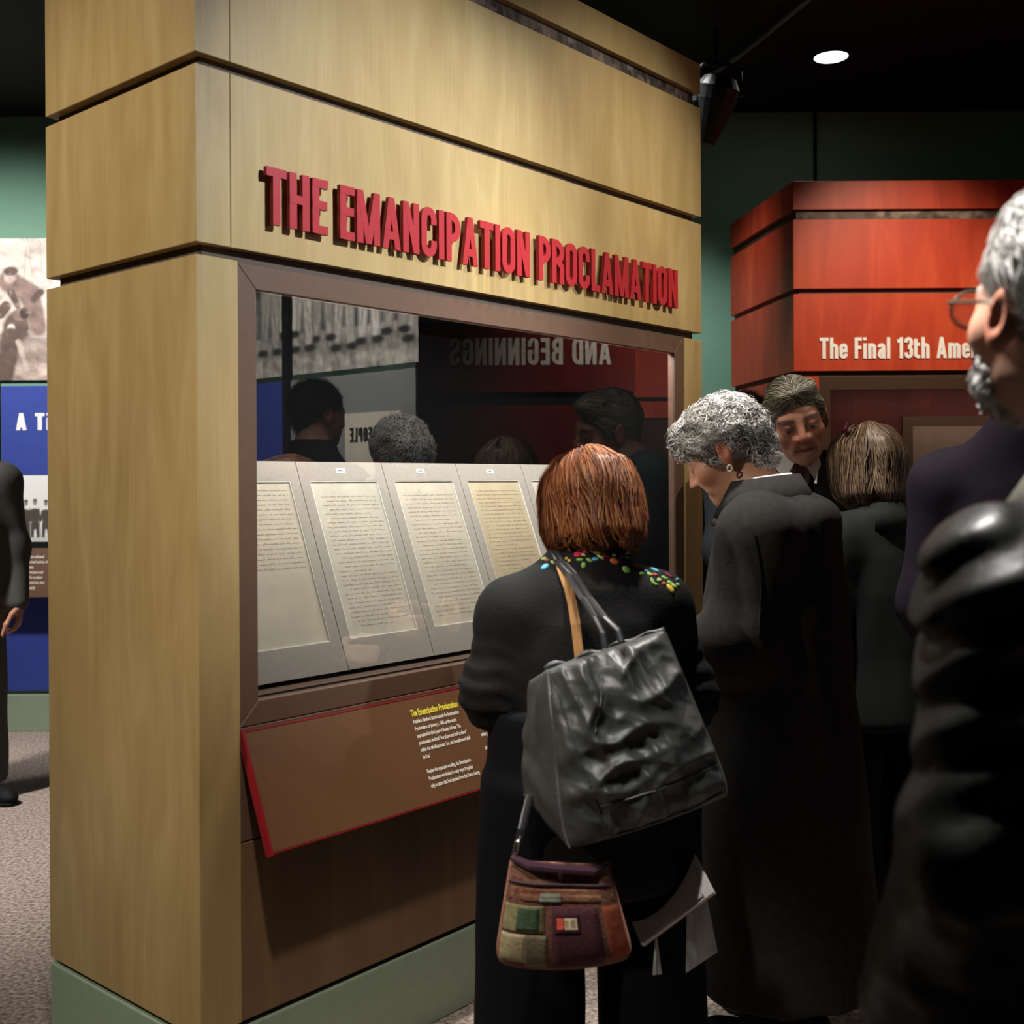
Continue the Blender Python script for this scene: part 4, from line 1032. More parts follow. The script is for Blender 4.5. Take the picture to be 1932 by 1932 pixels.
def trousers(parent, J, m, r_hip=0.17, r0=0.095, r1=0.075, name='trousers', zlow=0.07, ry=1.0, top=None):
    S = Sdf(); pe = np.array(J['pelvis'])
    S.ztube([(pe[2] - 0.12, pe[0], pe[1], r_hip, r_hip * 0.72), (pe[2] + (top or 0.12), pe[0], pe[1], r_hip * 0.95, r_hip * 0.68)], 0.05)
    for sd in 'LR':
        hp, kn, an = (np.array(J[q + sd]) for q in ('hip', 'kn', 'an'))
        S.ztube([(zlow, an[0], an[1], r1, r1 * 1.1 * ry), (kn[2], kn[0], kn[1], (r0 + r1) / 2, (r0 + r1) / 2 * ry), (hp[2], hp[0], hp[1], r0, r0 * 1.1 * ry)], 0.02)
    return garment(name, S, m, parent, 0.013, lambda P: 0.006 * wav(P * np.array([1, 1, 0.35]), 22, 5))
def stand_joints(H, **over):
    k = H / 1.7
    J = dict(pelvis=(0, 0, .93), hipL=(-.09, 0, .88), hipR=(.09, 0, .88), knL=(-.105, .01, .48), knR=(.105, .01, .48), anL=(-.11, -.02, .09), anR=(.11, -.02, .09),
             chest=(0, .0, 1.24), neck=(0, -.02, 1.43), head=(0, .03, 1.585), shL=(-.18, -.01, 1.385), shR=(.18, -.01, 1.385), elL=(-.235, -.03, 1.11), elR=(.235, -.03, 1.11), wrL=(-.25, .05, .87), wrR=(.25, .05, .87))
    J = {a: tuple(np.array(b) * k) for a, b in J.items()}
    J.update(over); return J
def sleeves(S, J, r=(0.072, 0.062, 0.046), k=0.035, which='LR', ext=0.0):
    for sd in which:
        if 'neck' in J: S.cap(np.array(J['neck']) - [0, 0.01, 0.045], np.array(J['sh' + sd]) - [0, 0, 0.0], 0.062, r[0] * 0.95, k)
        sh_, el, wr = (np.array(J[q + sd]) for q in ('sh', 'el', 'wr'))
        S.rod([sh_, el, wr + (wr - el) / np.linalg.norm(wr - el) * ext], list(r), k)
def hem(S, J, sd, at_=0.01):
    pass
def folds_fn(amp, f=18, seed=3, st=(1, 1, 0.5)):
    st = np.array(st)
    return lambda P: amp * wav(P * st, f, seed) + amp * 0.5 * wav(P * st, f * 2.3, seed + 9)
def to_local(spec, p):
    cy, sy = math.cos(-spec['yaw']), math.sin(-spec['yaw']); q = np.array(p, float) - np.array([*spec['loc'], 0])
    return np.array([q[0] * cy - q[1] * sy, q[0] * sy + q[1] * cy, q[2]])
def trace(S, spec, px, py, start=0.8):
    """where the line of sight through a pixel meets a garment; local point and normal"""
    d = ray(px, py); d = d / np.linalg.norm(d); o = np.array([0, 0, EYE]); t = start
    for i in range(160):
        p = to_local(spec, o + d * t); v = float(S(p[None])[0])
        if v < 0.0006: break
        t += max(v * 0.6, 0.0008)
        if t > 8: return None
    return p, S.normal(p[None])[0]
def patch(name, p, n, up, rx, ry, m, parent, th=0.0025):
    """small domed oval lying on a surface"""
    n = np.array(n); u_ = np.array(up, float); u_ = u_ - n * (u_ @ n); u_ /= np.linalg.norm(u_) + 1e-9; s2 = np.cross(u_, n)
    V, F = [], []; k = 12
    for q, hgt in ((1.0, -0.002), (0.95, th * 0.4), (0.6, th * 0.9)):
        for j in range(k):
            a = 2 * PI * j / k; V.append(p + s2 * rx * q * math.cos(a) + u_ * ry * q * math.sin(a) + n * hgt)
    V.append(p + n * th)
    for r_ in (0, 1):
        for j in range(k): F.append((r_ * k + j, r_ * k + (j + 1) % k, (r_ + 1) * k + (j + 1) % k, (r_ + 1) * k + j))
    for j in range(k): F.append((2 * k + j, 2 * k + (j + 1) % k, 3 * k))
    return mk(name, V, F, m, parent, smooth=True)
def pillow(name, TL, TR, BR, BL, th, m, parent=None, nu=40, nv=44, wr=None, top_open=False, pu=4, pv=6, rb=0.0, sag=0.0):
    """soft bag: two bulging sheets between four corners"""
    TL, TR, BR, BL = (np.array(q, float) for q in (TL, TR, BR, BL))
    nrm = np.cross(TR - TL, BL - TL); nrm /= np.linalg.norm(nrm)
    if nrm[1] > 0: nrm = -nrm                              # towards the viewer's side
    u = np.linspace(0, 1, nu); v = np.linspace(0, 1, nv); U, Vv = np.meshgrid(u, v, indexing='ij')
    Uo, Vo = U, Vv
    if rb:
        q = np.clip((Vv - 0.72) / 0.28, 0, 1); U = 0.5 + (U - 0.5) * (1 - rb * (1 - np.sqrt(np.clip(1 - q ** 2.6, 0, 1)))); Vv = Vv + sag * (1 - (2 * Uo - 1) ** 2) * Vv ** 3
    base = ((1 - U) * (1 - Vv))[..., None] * TL + (U * (1 - Vv))[..., None] * TR + (U * Vv)[..., None] * BR + ((1 - U) * Vv)[..., None] * BL
    U, Vv = Uo, Vo
    prof = np.sqrt(np.clip(1 - np.abs(2 * U - 1) ** pu, 0, 1)) * np.sqrt(np.clip(1 - np.abs(2 * Vv - 1) ** pv, 0, 1))
    A = base + nrm * (prof * th / 2)[..., None]; B = base - nrm * (prof * th / 2)[..., None]
    if wr is not None:
        A = A + nrm * (wr(U, Vv) * np.clip(prof * 2, 0, 1))[..., None]
    Vx = np.concatenate([A.reshape(-1, 3), B.reshape(-1, 3)]); i = np.arange(nu * nv).reshape(nu, nv); q = nu * nv
    f1 = np.stack([i[:-1, :-1], i[:-1, 1:], i[1:, 1:], i[1:, :-1]], -1).reshape(-1, 4); f2 = f1[:, ::-1] + q
    rim = list(i[:, 0]) + list(i[-1, 1:]) + list(i[-2::-1, -1]) + list(i[0, -2:0:-1])
    f3 = np.array([(rim[k], rim[(k + 1) % len(rim)], rim[(k + 1) % len(rim)] + q, rim[k] + q) for k in range(len(rim))])
    o = mk(name, Vx, np.concatenate([f1, f2, f3]), m, parent, smooth=True)
    return o, A, nrm

def down_dir(cx=0, cy=-0.03, a=5.0, dz=-0.7):
    return lambda P: np.stack([(P[:, 0] - cx) * a, (P[:, 1] - cy) * a, np.full(len(P), dz)], -1)
def ear_cut(S, y=0.0, z=-0.02):
    for x in (-1, 1): S.ell((x * 0.10, y, z), (0.036, 0.034, 0.045), 0.012, 's')

# ---------------------------------------------------------------- the red-haired woman with the bags
w1 = dict(loc=(0.165, 2.47), yaw=0.16, label='red-haired woman in black cardigan with flower-embroidered yoke, leather tote on shoulder', tone=(0.50, 0.30, 0.21), male=False, head_rot=(0.05, -0.38, 0.0), head_scale=1.0, brow=(0.1, 0.05, 0.03))
w1['J'] = stand_joints(1.56, head=(0.026, 0.10, 1.342), neck=(0.0, 0.035, 1.20), chest=(0, 0.03, 1.06), pelvis=(0, -0.02, 0.80), shL=(-0.155, 0.03, 1.105), shR=(0.158, 0.03, 1.115), elL=(-0.200, 0.01, 0.945), elR=(0.215, 0.02, 0.92),
    wrL=(-0.15, 0.22, 0.93), wrR=(0.17, 0.17, 0.76), hipL=(-0.115, -0.02, 0.78), hipR=(0.115, -0.02, 0.78), knL=(-0.135, 0, 0.42), knR=(0.135, 0, 0.42), anL=(-0.14, -0.02, 0.09), anR=(0.14, -0.02, 0.09))
build_person(w1); r1 = w1['root']
knit = cloth('black_knit', (0.0065, 0.0065, 0.0075), 0.8, 0.2, bump=0.5, bscale=160, bdist=0.002)
S = Sdf(); J = w1['J']
S.ztube([(0.54, 0, -0.01, 0.235, 0.18), (0.72, 0, -0.01, 0.225, 0.18), (0.9, 0, 0.0, 0.195, 0.155), (1.02, 0, 0.01, 0.185, 0.145), (1.10, 0, 0.02, 0.165, 0.135), (1.17, 0, 0.03, 0.125, 0.115), (1.225, 0.005, 0.05, 0.09, 0.088), (1.262, 0.01, 0.07, 0.07, 0.066)], 0.05)
for sd in 'LR': S.cap(np.array(J['neck']) - [0, 0, 0.055], np.array(J['sh' + sd]) - [0, 0, 0.0], 0.088, 0.074, 0.05)
sleeves(S, J, (0.074, 0.074, 0.052), 0.05)
S.disp = lambda P: 0.004 * wav(P, 26, 3) + 0.0035 * np.sin(P[:, 2] * 150 + P[:, 0] * 60 + 2 * np.sin(P[:, 0] * 40)) * np.clip((np.abs(P[:, 0]) - 0.15) / 0.05, 0, 1) * np.clip((1.1 - P[:, 2]) / 0.08, 0, 1)
card = garment('cardigan', S, knit, r1, 0.010, None); S_card = S
trousers(r1, J, cloth('black_trouser_cloth', (0.004, 0.004, 0.006), 0.85, 0.12), 0.235, 0.125, 0.115, zlow=0.03, ry=1.1)
for sd in 'LR': shoe(r1, J['an' + sd], 0.1 if sd == 'L' else -0.1, 'black', 0.24)
Hs = Sdf()
Hs.ell((0, -0.012, 0.030), (0.101, 0.114, 0.103), 0.02)
Hs.ztube([(-0.122, 0, -0.030, 0.082, 0.072), (-0.095, 0, -0.022, 0.103, 0.098), (-0.05, 0, -0.016, 0.113, 0.108), (0.02, 0, -0.014, 0.108, 0.112), (0.06, 0, -0.013, 0.095, 0.105)], 0.03)
Hs.ell((0, 0.115, -0.035), (0.066, 0.075, 0.12), 0.02, 's'); Hs.ell((0, 0.03, -0.13), (0.06, 0.07, 0.05), 0.02, 's')
Hs.disp = lambda P: 0.0035 * wav(P * np.array([1, 1, 0.25]), 75, 4)
hair_cap(Hs, w1['pa'], (0.055, 0.018, 0.009))
redc = cmix([(0.20, 0.055, 0.018), (0.33, 0.105, 0.034), (0.12, 0.03, 0.012), (0.46, 0.19, 0.07)], (3, 4, 2, 2))
strands('hair_strands', Hs, w1['pa'], 6000, redc, down_dir(-0.01, -0.01, 7, -0.75), 14, 0.0085, 0.0013, 0.002, 1, lambda P: P[:, 2] > -0.06, jit=0.10)
# embroidered yoke: flowers, leaves and stems lying on the back of the shoulders
EC = {n: mat('thread_' + n, c, 0.6, 0.3, bump=0.4, bscale=500, bdist=0.001) for n, c in dict(blue=(0.10, 0.42, 0.62), green=(0.22, 0.42, 0.10), lime=(0.42, 0.52, 0.14), crimson=(0.48, 0.012, 0.05), maroon=(0.17, 0.01, 0.025), rust=(0.45, 0.10, 0.035), gold=(0.72, 0.52, 0.06)).items()}
SEW = [('petal', 1028, 1069, 9, 6, 35, 'blue'), ('petal', 1026, 1054, 8, 3.5, 10, 'lime'), ('petal', 1032, 1057, 6, 2.5, 10, 'rust'), ('leaf', 1043, 1061, 8, 2.5, -30, 'lime'), ('petal', 1003, 1058, 5, 3, 20, 'rust'),
    ('petal', 1068, 1054, 3.5, 3, 0, 'gold'), ('petal', 1074, 1058, 3.5, 3, 40, 'gold'), ('petal', 1064, 1059, 3, 3, 0, 'gold'), ('petal', 1090, 1046, 8, 6, 0, 'crimson'), ('petal', 1106, 1041, 8, 3.5, 10, 'crimson'), ('leaf', 1094, 1056, 7, 3, 0, 'green'), ('leaf', 1101, 1066, 4.5, 6, 0, 'green'), ('leaf', 1112, 1057, 7, 3, -25, 'green'), ('leaf', 1100, 1047, 6, 2.2, -20, 'lime'), ('petal', 1123, 1055, 6.5, 3.6, 0, 'blue'), ('petal', 1126, 1043, 7, 3.5, 0, 'gold'), ('leaf', 1133, 1051, 8, 3, -30, 'lime'), ('leaf', 1137, 1044, 7, 2.6, -20, 'green'),
    ('petal', 1143, 1050, 7, 2.6, -15, 'crimson'), ('petal', 1159, 1059, 9, 6, -25, 'rust'), ('leaf', 1159, 1048, 5, 3.3, 0, 'lime'), ('petal', 1172, 1050, 5.5, 3.5, 0, 'crimson'), ('leaf', 1181, 1052, 4, 3, 0, 'lime'), ('petal', 1182, 1075, 9, 7, -20, 'green'), ('petal', 1182, 1075, 4, 3, 0, 'blue'), ('leaf', 1194, 1053, 3.2, 7, 0, 'green'), ('petal', 1204, 1056, 5, 4, -30, 'blue'), ('petal', 1204, 1069, 10, 8, -20, 'maroon'), ('petal', 1228, 1067, 10, 4.5, -25, 'blue'), ('petal', 1236, 1075, 11, 4.5, -30, 'blue'), ('petal', 1219, 1077, 5, 3.5, -20, 'blue'), ('leaf', 1211, 1082, 6, 3.6, 0, 'green'), ('leaf', 1226, 1083, 6, 3.6, -30, 'lime'), ('petal', 1236, 1084, 5.5, 3.5, -20, 'rust'), ('leaf', 1231, 1096, 3.5, 7, 0, 'green'), ('leaf', 1237, 1102, 5, 2.6, -30, 'green'), ('leaf', 1244, 1094, 5, 3.8, 0, 'lime'), ('leaf', 1254, 1090, 7, 3.2, -30, 'green'), ('petal', 1262, 1085, 10, 3, -35, 'maroon'), ('petal', 1253, 1101, 5, 3, -10, 'rust'), ('leaf', 1264, 1099, 6, 4, -30, 'green'), ('petal', 1265, 1110, 10, 4, -50, 'gold'), ('leaf', 1271, 1105, 7, 3.6, -40, 'lime'), ('leaf', 1279, 1103, 4.5, 3.5, 0, 'green'), ('petal', 1278, 1093, 5, 2.4, 0, 'blue')]
for kind, px, py, a_, b_, dg_, c in SEW:
    hit = trace(S_card, w1, px, py, 1.9)
    if hit is None: continue
    p, n = hit; sc = 2.4 / FPX; an = math.radians(dg_)
    upv = rot3(-w1['yaw']) @ np.array([-math.sin(an), 0, math.cos(an)])
    patch('embroidered_' + kind, p, n, upv, a_ * sc * 1.05, b_ * sc * 1.25, EC[c], card)
# ---- tote bag
leather = mat('black_leather', (0.048, 0.049, 0.046), 0.46, 0.6, bump=0.35, bscale=34, bdist=0.006, var=0.2, vscale=20)
tote = tag(empty('leather_tote_bag', tuple(at(1170, 1560, 2.2))), 'large crumpled black leather tote bag hanging from the red-haired woman', 'bag')
tb = np.array(tote.location)
def lc(px, py, Y): return at(px, py, Y) - tb
def wrk(U, V_):
    P = np.stack([U * 1.0, V_ * 1.1, np.zeros_like(U)], -1); q = P.reshape(-1, 3)
    a = wav(q, 9, 11).reshape(U.shape); b = wav(q * np.array([1.0, 0.5, 1]), 17, 4).reshape(U.shape); c = wav(q, 34, 8).reshape(U.shape)
    return 0.020 * (1 - np.abs(a)) ** 2 + 0.013 * (1 - np.abs(b)) ** 2 + 0.004 * (1 - np.abs(c)) - 0.016
ob, A_, nb_ = pillow('body', lc(1028, 1262, 2.17), lc(1254, 1186, 2.19), lc(1384, 1500, 2.15), lc(1064, 1606, 2.12), 0.13, leather, tote, 70, 76, wrk, pu=3, pv=4, rb=0.10, sag=0.02)
def along(u0, v0, u1, v1, n=14, lift=0.002):
    out = []
    for i in range(n):
        t = i / (n - 1); iu = int((u0 + (u1 - u0) * t) * 69); iv = int((v0 + (v1 - v0) * t) * 75); out.append(A_[iu, iv] + nb_ * lift)
    return out
for s0 in ((0.04, 0.02, 0.26, 0.99), (0.26, 0.985, 0.97, 0.97), (0.42, 0.14, 0.28, 0.42), (0.24, 0.80, 0.98, 0.80)):
    mk('seam', *tube(along(*s0), 0.0016, 6), leather, tote)
mk('rim', *tube([A_[k, 0] + np.array([0, 0, 0.004 * math.sin(k * 0.35)]) for k in range(0, 70, 3)], [0.0045 + 0.0025 * math.sin(k * 0.9) for k in range(24)], 8), leather, tote, smooth=True)
pillow('gusset', lc(1004, 1282, 2.25), lc(1034, 1262, 2.15), lc(1076, 1602, 2.12), lc(988, 1500, 2.24), 0.03, leather, tote, 24, 40, lambda U, V_: 0.006 * wav(np.stack([U, V_, U * 0], -1).reshape(-1, 3), 12, 3).reshape(U.shape))
sl_m = mat('strap_leather', (0.018, 0.018, 0.020), 0.28, 0.5)
def surf(S_, sp, px, py, lift=0.006, start=1.6):
    h = trace(S_, sp, px, py, start); p = h[0] + h[1] * lift
    cy, sy = math.cos(sp['yaw']), math.sin(sp['yaw']); return np.array([p[0] * cy - p[1] * sy + sp['loc'][0], p[0] * sy + p[1] * cy + sp['loc'][1], p[2]])
for k in (0, 1):
    o_ = k * 13
    pts = [surf(S_card, w1, 1046 + o_ * 0.6, 1056, 0.012) + [0, 0.09, 0.0], surf(S_card, w1, 1046 + o_ * 0.6, 1054, 0.012) + [0, 0.03, 0.006], surf(S_card, w1, 1052 + o_ * 0.8, 1062, 0.008), surf(S_card, w1, 1072 + o_, 1088, 0.008), at(1100 + o_, 1130, 2.19), at(1122 + o_ * 1.4, 1165, 2.15), at(1138 + o_ * 2.2, 1196 - k * 6, 2.13), at(1142 + o_ * 2.4, 1222 - k * 10, 2.118)]
    mk('strap', *tube([p - tb for p in pts], 0.006, 8, flat=(0.0055, 0.003, (1, 0, 0.4))), sl_m, tote)
# ---- woven patchwork bag
pw = tag(empty('patchwork_shoulder_bag', tuple(at(1065, 1815, 2.2))), 'small woven patchwork shoulder bag in faded reds and greens with a tan strap', 'bag')
pb = np.array(pw.location)
def lp(px, py, Y): return at(px, py, Y) - pb
M['woven'] = mat('woven_dusty_red', (0.15, 0.055, 0.04), 0.85, 0.2, col2=(0.27, 0.13, 0.085), vscale=90, stretch=(1, 1, 2.5), bump=0.6, bscale=220, bdist=0.002)
corn = [(962, 1622), (1150, 1632), (1200, 1812), (930, 1822)]
ob, PA, pn_ = pillow('body', *[lp(x, y, 2.16) for x, y in corn], 0.075, M['woven'], pw, 50, 50, lambda U, V_: 0.003 * wav(np.stack([U, V_, U * 0], -1).reshape(-1, 3), 11, 2).reshape(U.shape), pu=4, pv=3.2, rb=0.22, sag=0.06)
def wpatch(u0, u1, v0, v1, c, c2=None, sc=120, lift=0.0018):
    iu = np.linspace(u0, u1, 8) * 49; iv = np.linspace(v0, v1, 8) * 49
    G = np.array([[PA[int(round(a)), int(round(b))] + pn_ * lift for b in iv] for a in iu]); B = G - pn_ * 0.003
    V = np.concatenate([G.reshape(-1, 3), B.reshape(-1, 3)]); i = np.arange(64).reshape(8, 8)
    f = np.stack([i[:-1, :-1], i[:-1, 1:], i[1:, 1:], i[1:, :-1]], -1).reshape(-1, 4)
    rim = list(i[:, 0]) + list(i[-1, 1:]) + list(i[-2::-1, -1]) + list(i[0, -2:0:-1])
    f3 = np.array([(rim[k], rim[(k + 1) % len(rim)], rim[(k + 1) % len(rim)] + 64, rim[k] + 64) for k in range(len(rim))])
    mk('patch', V, np.concatenate([f, f3]), mat('woven_patch', c, 0.85, 0.2, col2=c2 or tuple(q * 1.7 for q in c), vscale=sc, stretch=(1, 1, 2.2), bump=0.5, bscale=260, bdist=0.0015), pw, smooth=False)
wpatch(0.02, 0.34, 0.36, 0.62, (0.20, 0.21, 0.10), (0.42, 0.34, 0.17), 60); wpatch(0.02, 0.20, 0.64, 0.90, (0.40, 0.33, 0.16), (0.62, 0.52, 0.34), 70); wpatch(0.12, 0.30, 0.38, 0.60, (0.05, 0.09, 0.05), (0.11, 0.17, 0.09), 90, 0.003); wpatch(0.21, 0.37, 0.64, 0.94, (0.16, 0.13, 0.08), None, 90)
wpatch(0.41, 0.80, 0.36, 0.93, (0.055, 0.018, 0.028), (0.12, 0.045, 0.05), 150); wpatch(0.43, 0.64, 0.42, 0.62, (0.05, 0.016, 0.026), None, 100, 0.0032); wpatch(0.51, 0.62, 0.46, 0.58, (0.34, 0.26, 0.17), None, 60, 0.0042); wpatch(0.455, 0.505, 0.47, 0.57, (0.36, 0.05, 0.03), None, 60, 0.0042)
wpatch(0.83, 0.97, 0.36, 0.90, (0.24, 0.045, 0.022), (0.36, 0.10, 0.05), 80); wpatch(0.05, 0.95, 0.20, 0.33, (0.17, 0.05, 0.035), (0.32, 0.17, 0.09), 60); wpatch(0.30, 0.48, 0.24, 0.32, (0.15, 0.16, 0.12), None, 60, 0.0032)
mk('zip_band', *tube([PA[int(49 * t), 8] + pn_ * 0.002 for t in np.linspace(0.03, 0.97, 16)], 0.003, 6), mat('zip_tape', (0.05, 0.02, 0.03), 0.6), pw)
mk('top_flap', *tube([lp(966, 1618, 2.15), lp(1000, 1634, 2.13), lp(1060, 1640, 2.125), lp(1120, 1644, 2.13), lp(1150, 1630, 2.15)], [0.007, 0.009, 0.009, 0.009, 0.006], 8), mat('purple_band', (0.07, 0.025, 0.045), 0.85), pw)
mk('strap', *tube([lp(972, 1612, 2.16), lp(984, 1565, 2.17), lp(1000, 1500, 2.2)], 0.005, 8, flat=(0.006, 0.0025, (1, 0, 0.3))), sl_m, pw)
mk('clasp', *tube([lp(970, 1618, 2.155), lp(973, 1606, 2.15), lp(977, 1588, 2.15), lp(979, 1580, 2.155)], [0.004, 0.006, 0.005, 0.003], 8), 'metal', pw)
tan = mat('tan_strap', (0.50, 0.25, 0.09), 0.6, 0.3)
tp = [surf(S_card, w1, 1058, 1066, 0.004), surf(S_card, w1, 1063, 1082, 0.005), surf(S_card, w1, 1073, 1110, 0.006), surf(S_card, w1, 1080, 1140, 0.007), surf(S_card, w1, 1086, 1180, 0.008), surf(S_card, w1, 1091, 1225, 0.008), surf(S_card, w1, 1094, 1250, 0.008)]
mk('shoulder_strap', *tube([p - pb for p in tp], 0.006, 8, flat=(0.0082, 0.0015, (1, -0.2, 0))), tan, pw)

# ---- notebook with loose leaflets, held low beside her
nbk = tag(empty('spiral_notebook', tuple(at(1346, 1683, 2.33))), 'white spiral notebook held low with leaflets hanging from it', 'notebook')
nbp = np.array(nbk.location)
A0, B0, C0 = at(1299, 1590, 2.40) - nbp, at(1346, 1683, 2.31) - nbp, at(1211, 1783, 2.33) - nbp
D0 = A0 + C0 - B0; nn = np.cross(B0 - A0, C0 - B0); nn /= np.linalg.norm(nn)
if nn[1] > 0: nn = -nn
def slab(q, th, off=0.0):
    V = [p + nn * off for p in q] + [p + nn * (off - th) for p in q]
    return V, [(0, 1, 2, 3), (7, 6, 5, 4), (0, 4, 5, 1), (1, 5, 6, 2), (2, 6, 7, 3), (3, 7, 4, 0)]
mk('pages', *slab([A0, B0, C0, D0], 0.010), mat('notebook_pages', (0.62, 0.58, 0.56), 0.8, 0.2), nbk)
mk('cover', *slab([A0 * 0.995, B0 + (C0 - B0) * 0.13 + (A0 - B0) * 0.05, C0, D0], 0.0015, 0.0025), mat('notebook_cover', (0.55, 0.50, 0.48), 0.7, 0.25), nbk)
mk('back_cover', *slab([A0, B0, C0, D0], 0.002, -0.011), mat('cardboard', (0.30, 0.18, 0.12), 0.8), nbk)
for i in range(15):
    c = B0 + (C0 - B0) * (0.12 + 0.055 * i) + (A0 - B0) * 0.06; ax_ = (A0 - B0) / np.linalg.norm(A0 - B0)
    mk('spiral_ring', *tube([c + (ax_ * math.cos(a) + nn * math.sin(a)) * 0.006 - nn * 0.004 for a in np.linspace(0, 2 * PI, 11)[:-1]], 0.0009, 5, True), 'darkmetal', nbk)
def leaflet(pts, label, cm, bend=0.01):
    o = tag(empty('paper_leaflet', tuple(pts[0])), label, 'leaflet'); b = np.array(pts[0]); q = [p - b for p in pts]
    n = 7; V = []
    for i in range(n):
        t = i / (n - 1)
        for j in range(4):
            s = j / 3; p = (q[0] * (1 - s) + q[1] * s) * (1 - t) + (q[3] * (1 - s) + q[2] * s) * t; V.append(p + np.array([0, -1, 0]) * bend * math.sin(PI * t) * (1 - 2 * abs(s - 0.5)))
    V += [p + np.array([0, 0.0012, 0]) for p in V[:n * 4]]; F = []
    for i in range(n - 1):
        for j in range(3): k = i * 4 + j; F += [(k, k + 4, k + 5, k + 1), (k + 28, k + 29, k + 33, k + 32)]
    mk('sheet', V, F, cm, o); mk('fold', *tube([V[i * 4 + 1] + np.array([0, -0.001, 0]) for i in range(n)], 0.0007, 5), cm, o)
lw = mat('leaflet_paper', (0.42, 0.44, 0.46), 0.35, 0.4)
leaflet([at(1296, 1712, 2.335), at(1333, 1692, 2.335), at(1354, 1796, 2.34), at(1294, 1836, 2.34)], 'glossy pale leaflet hanging under the spiral notebook', lw)
leaflet([at(1236, 1772, 2.335), at(1240, 1770, 2.335), at(1249, 1838, 2.34), at(1231, 1840, 2.34)], 'thin white paper slip dangling below the notebook corner', lw, 0.003)

# ---------------------------------------------------------------- the grey-haired woman in the charcoal coat
w2 = dict(loc=(0.66, 2.84), yaw=1.12, label='grey-haired woman in long charcoal coat bending over the case, pearl earring', tone=(0.52, 0.26, 0.17), male=False, head_rot=(0.12, -0.58, 0.0), head_scale=1.03, head_res=0.005, brow=(0.25, 0.2, 0.18))
w2['J'] = stand_joints(1.66, head=(0, 0.125, 1.475), neck=(0, 0.03, 1.355), chest=(0, 0.01, 1.18), shL=(-0.17, 0.0, 1.27), shR=(0.17, 0.0, 1.27), elL=(-0.225, 0.03, 1.02), elR=(0.225, 0.03, 1.02), wrL=(-0.14, 0.22, 0.98), wrR=(0.14, 0.22, 0.98))
build_person(w2); r2 = w2['root']; J = w2['J']; eyes(w2, look=(0, -0.4))
wool = cloth('charcoal_wool', (0.030, 0.028, 0.027), 0.9, 0.12, var=0.15, vscale=60, bump=0.3, bscale=240, bdist=0.002)
S = Sdf()
S.ztube([(0.16, 0, -0.02, 0.27, 0.23), (0.6, 0, -0.02, 0.25, 0.21), (0.9, 0, -0.01, 0.225, 0.185), (1.1, 0, -0.005, 0.215, 0.175), (1.24, 0, -0.005, 0.195, 0.15), (1.31, 0, 0.005, 0.15, 0.12), (1.375, 0, 0.02, 0.095, 0.095)], 0.05)
sleeves(S, J, (0.085, 0.080, 0.058), 0.05)
S.cap((-0.06, -0.10, 1.30), (0.06, -0.10, 1.30), 0.05, 0.05, 0.06)
coat2 = garment('coat', S, wool, r2, 0.011, folds_fn(0.006, 15, 21, (1, 1, 0.45))); S_coat2 = S
def collar_ring(c, rx, ry, z0, z1, th, tilt, n=28, a0=-0.1, a1=1.1, flare=0.03):
    V, F = [], []
    for i in range(n):
        a = (a0 + (a1 - a0) * i / (n - 1)) * PI * 1.0 - PI * 0.0
        an = PI + a                                         # open at the front (+Y)
        cx_, sx_ = math.cos(an), math.sin(an)
        for r_, z in ((0, z1), (th, z1 + 0.004), (flare + th, z0), (flare, z0 - 0.004)):
            V.append((c[0] + (rx + r_) * cx_, c[1] + (ry + r_) * sx_, z + tilt * (-sx_)))
    for i in range(n - 1):
        for k in range(4): F.append((i * 4 + k, i * 4 + (k + 1) % 4, (i + 1) * 4 + (k + 1) % 4, (i + 1) * 4 + k))
    F += [(0, 1, 2, 3), tuple((n - 1) * 4 + k for k in (3, 2, 1, 0))]
    return V, F
c2 = mk('collar', *collar_ring((0, 0.03, 0), 0.082, 0.085, 1.318, 1.402, 0.010, 0.012, a0=-0.22, a1=1.22, flare=0.055), wool, coat2, smooth=True)
mk('shirt_collar', *collar_ring((0, 0.032, 0), 0.070, 0.073, 1.36, 1.404, 0.003, 0.012, a0=-0.1, a1=1.1, flare=0.012), 'white', r2, smooth=True)
mk('seam', *tube([np.array(surf(S_coat2, w2, x, y, 0.0025, 2.0)) for x, y in ((1424, 1010), (1429, 1040), (1434, 1075), (1435, 1110), (1433, 1150), (1430, 1200))], 0.0022, 6), cloth('coat_seam', (0.012, 0.012, 0.012)), None).matrix_world = Matrix.Identity(4)
sm = bpy.data.objects[[o.name for o in COL.objects if o.name.startswith('seam')][-1]]
sm.parent = coat2; bpy.context.view_layer.update(); sm.matrix_parent_inverse = coat2.matrix_world.inverted()
for i, (bx, by) in enumerate(((1270, 1052), (1263, 1092))):
    h = trace(S_coat2, w2, bx, by, 2.0)
    if h: patch('button', h[0], h[1], (0, 0, 1), 0.010, 0.010, 'black', coat2, 0.004)
trousers(r2, J, cloth('black_trouser_cloth', (0, 0, 0)), 0.17, 0.10, 0.08)
for sd in 'LR': shoe(r2, J['an' + sd], 0, 'black', 0.24)
Hs = Sdf()
Hs.ell((0, -0.018, 0.040), (0.090, 0.108, 0.094), 0.02); Hs.ell((0, 0.05, 0.075), (0.066, 0.055, 0.042), 0.03); Hs.cap((0, -0.075, 0.0), (0, -0.066, -0.055), 0.052, 0.045, 0.03)
for x in (-1, 1): Hs.cap((x * 0.066, 0.028, 0.03), (x * 0.066, 0.018, 0.0), 0.02, 0.014, 0.02)
Hs.ell((0, 0.125, -0.045), (0.085, 0.085, 0.098), 0.015, 's'); ear_cut(Hs, 0.004, -0.018)
Hs.disp = lambda P: 0.004 * wav(P, 55, 6) + 0.002 * wav(P, 110, 7)
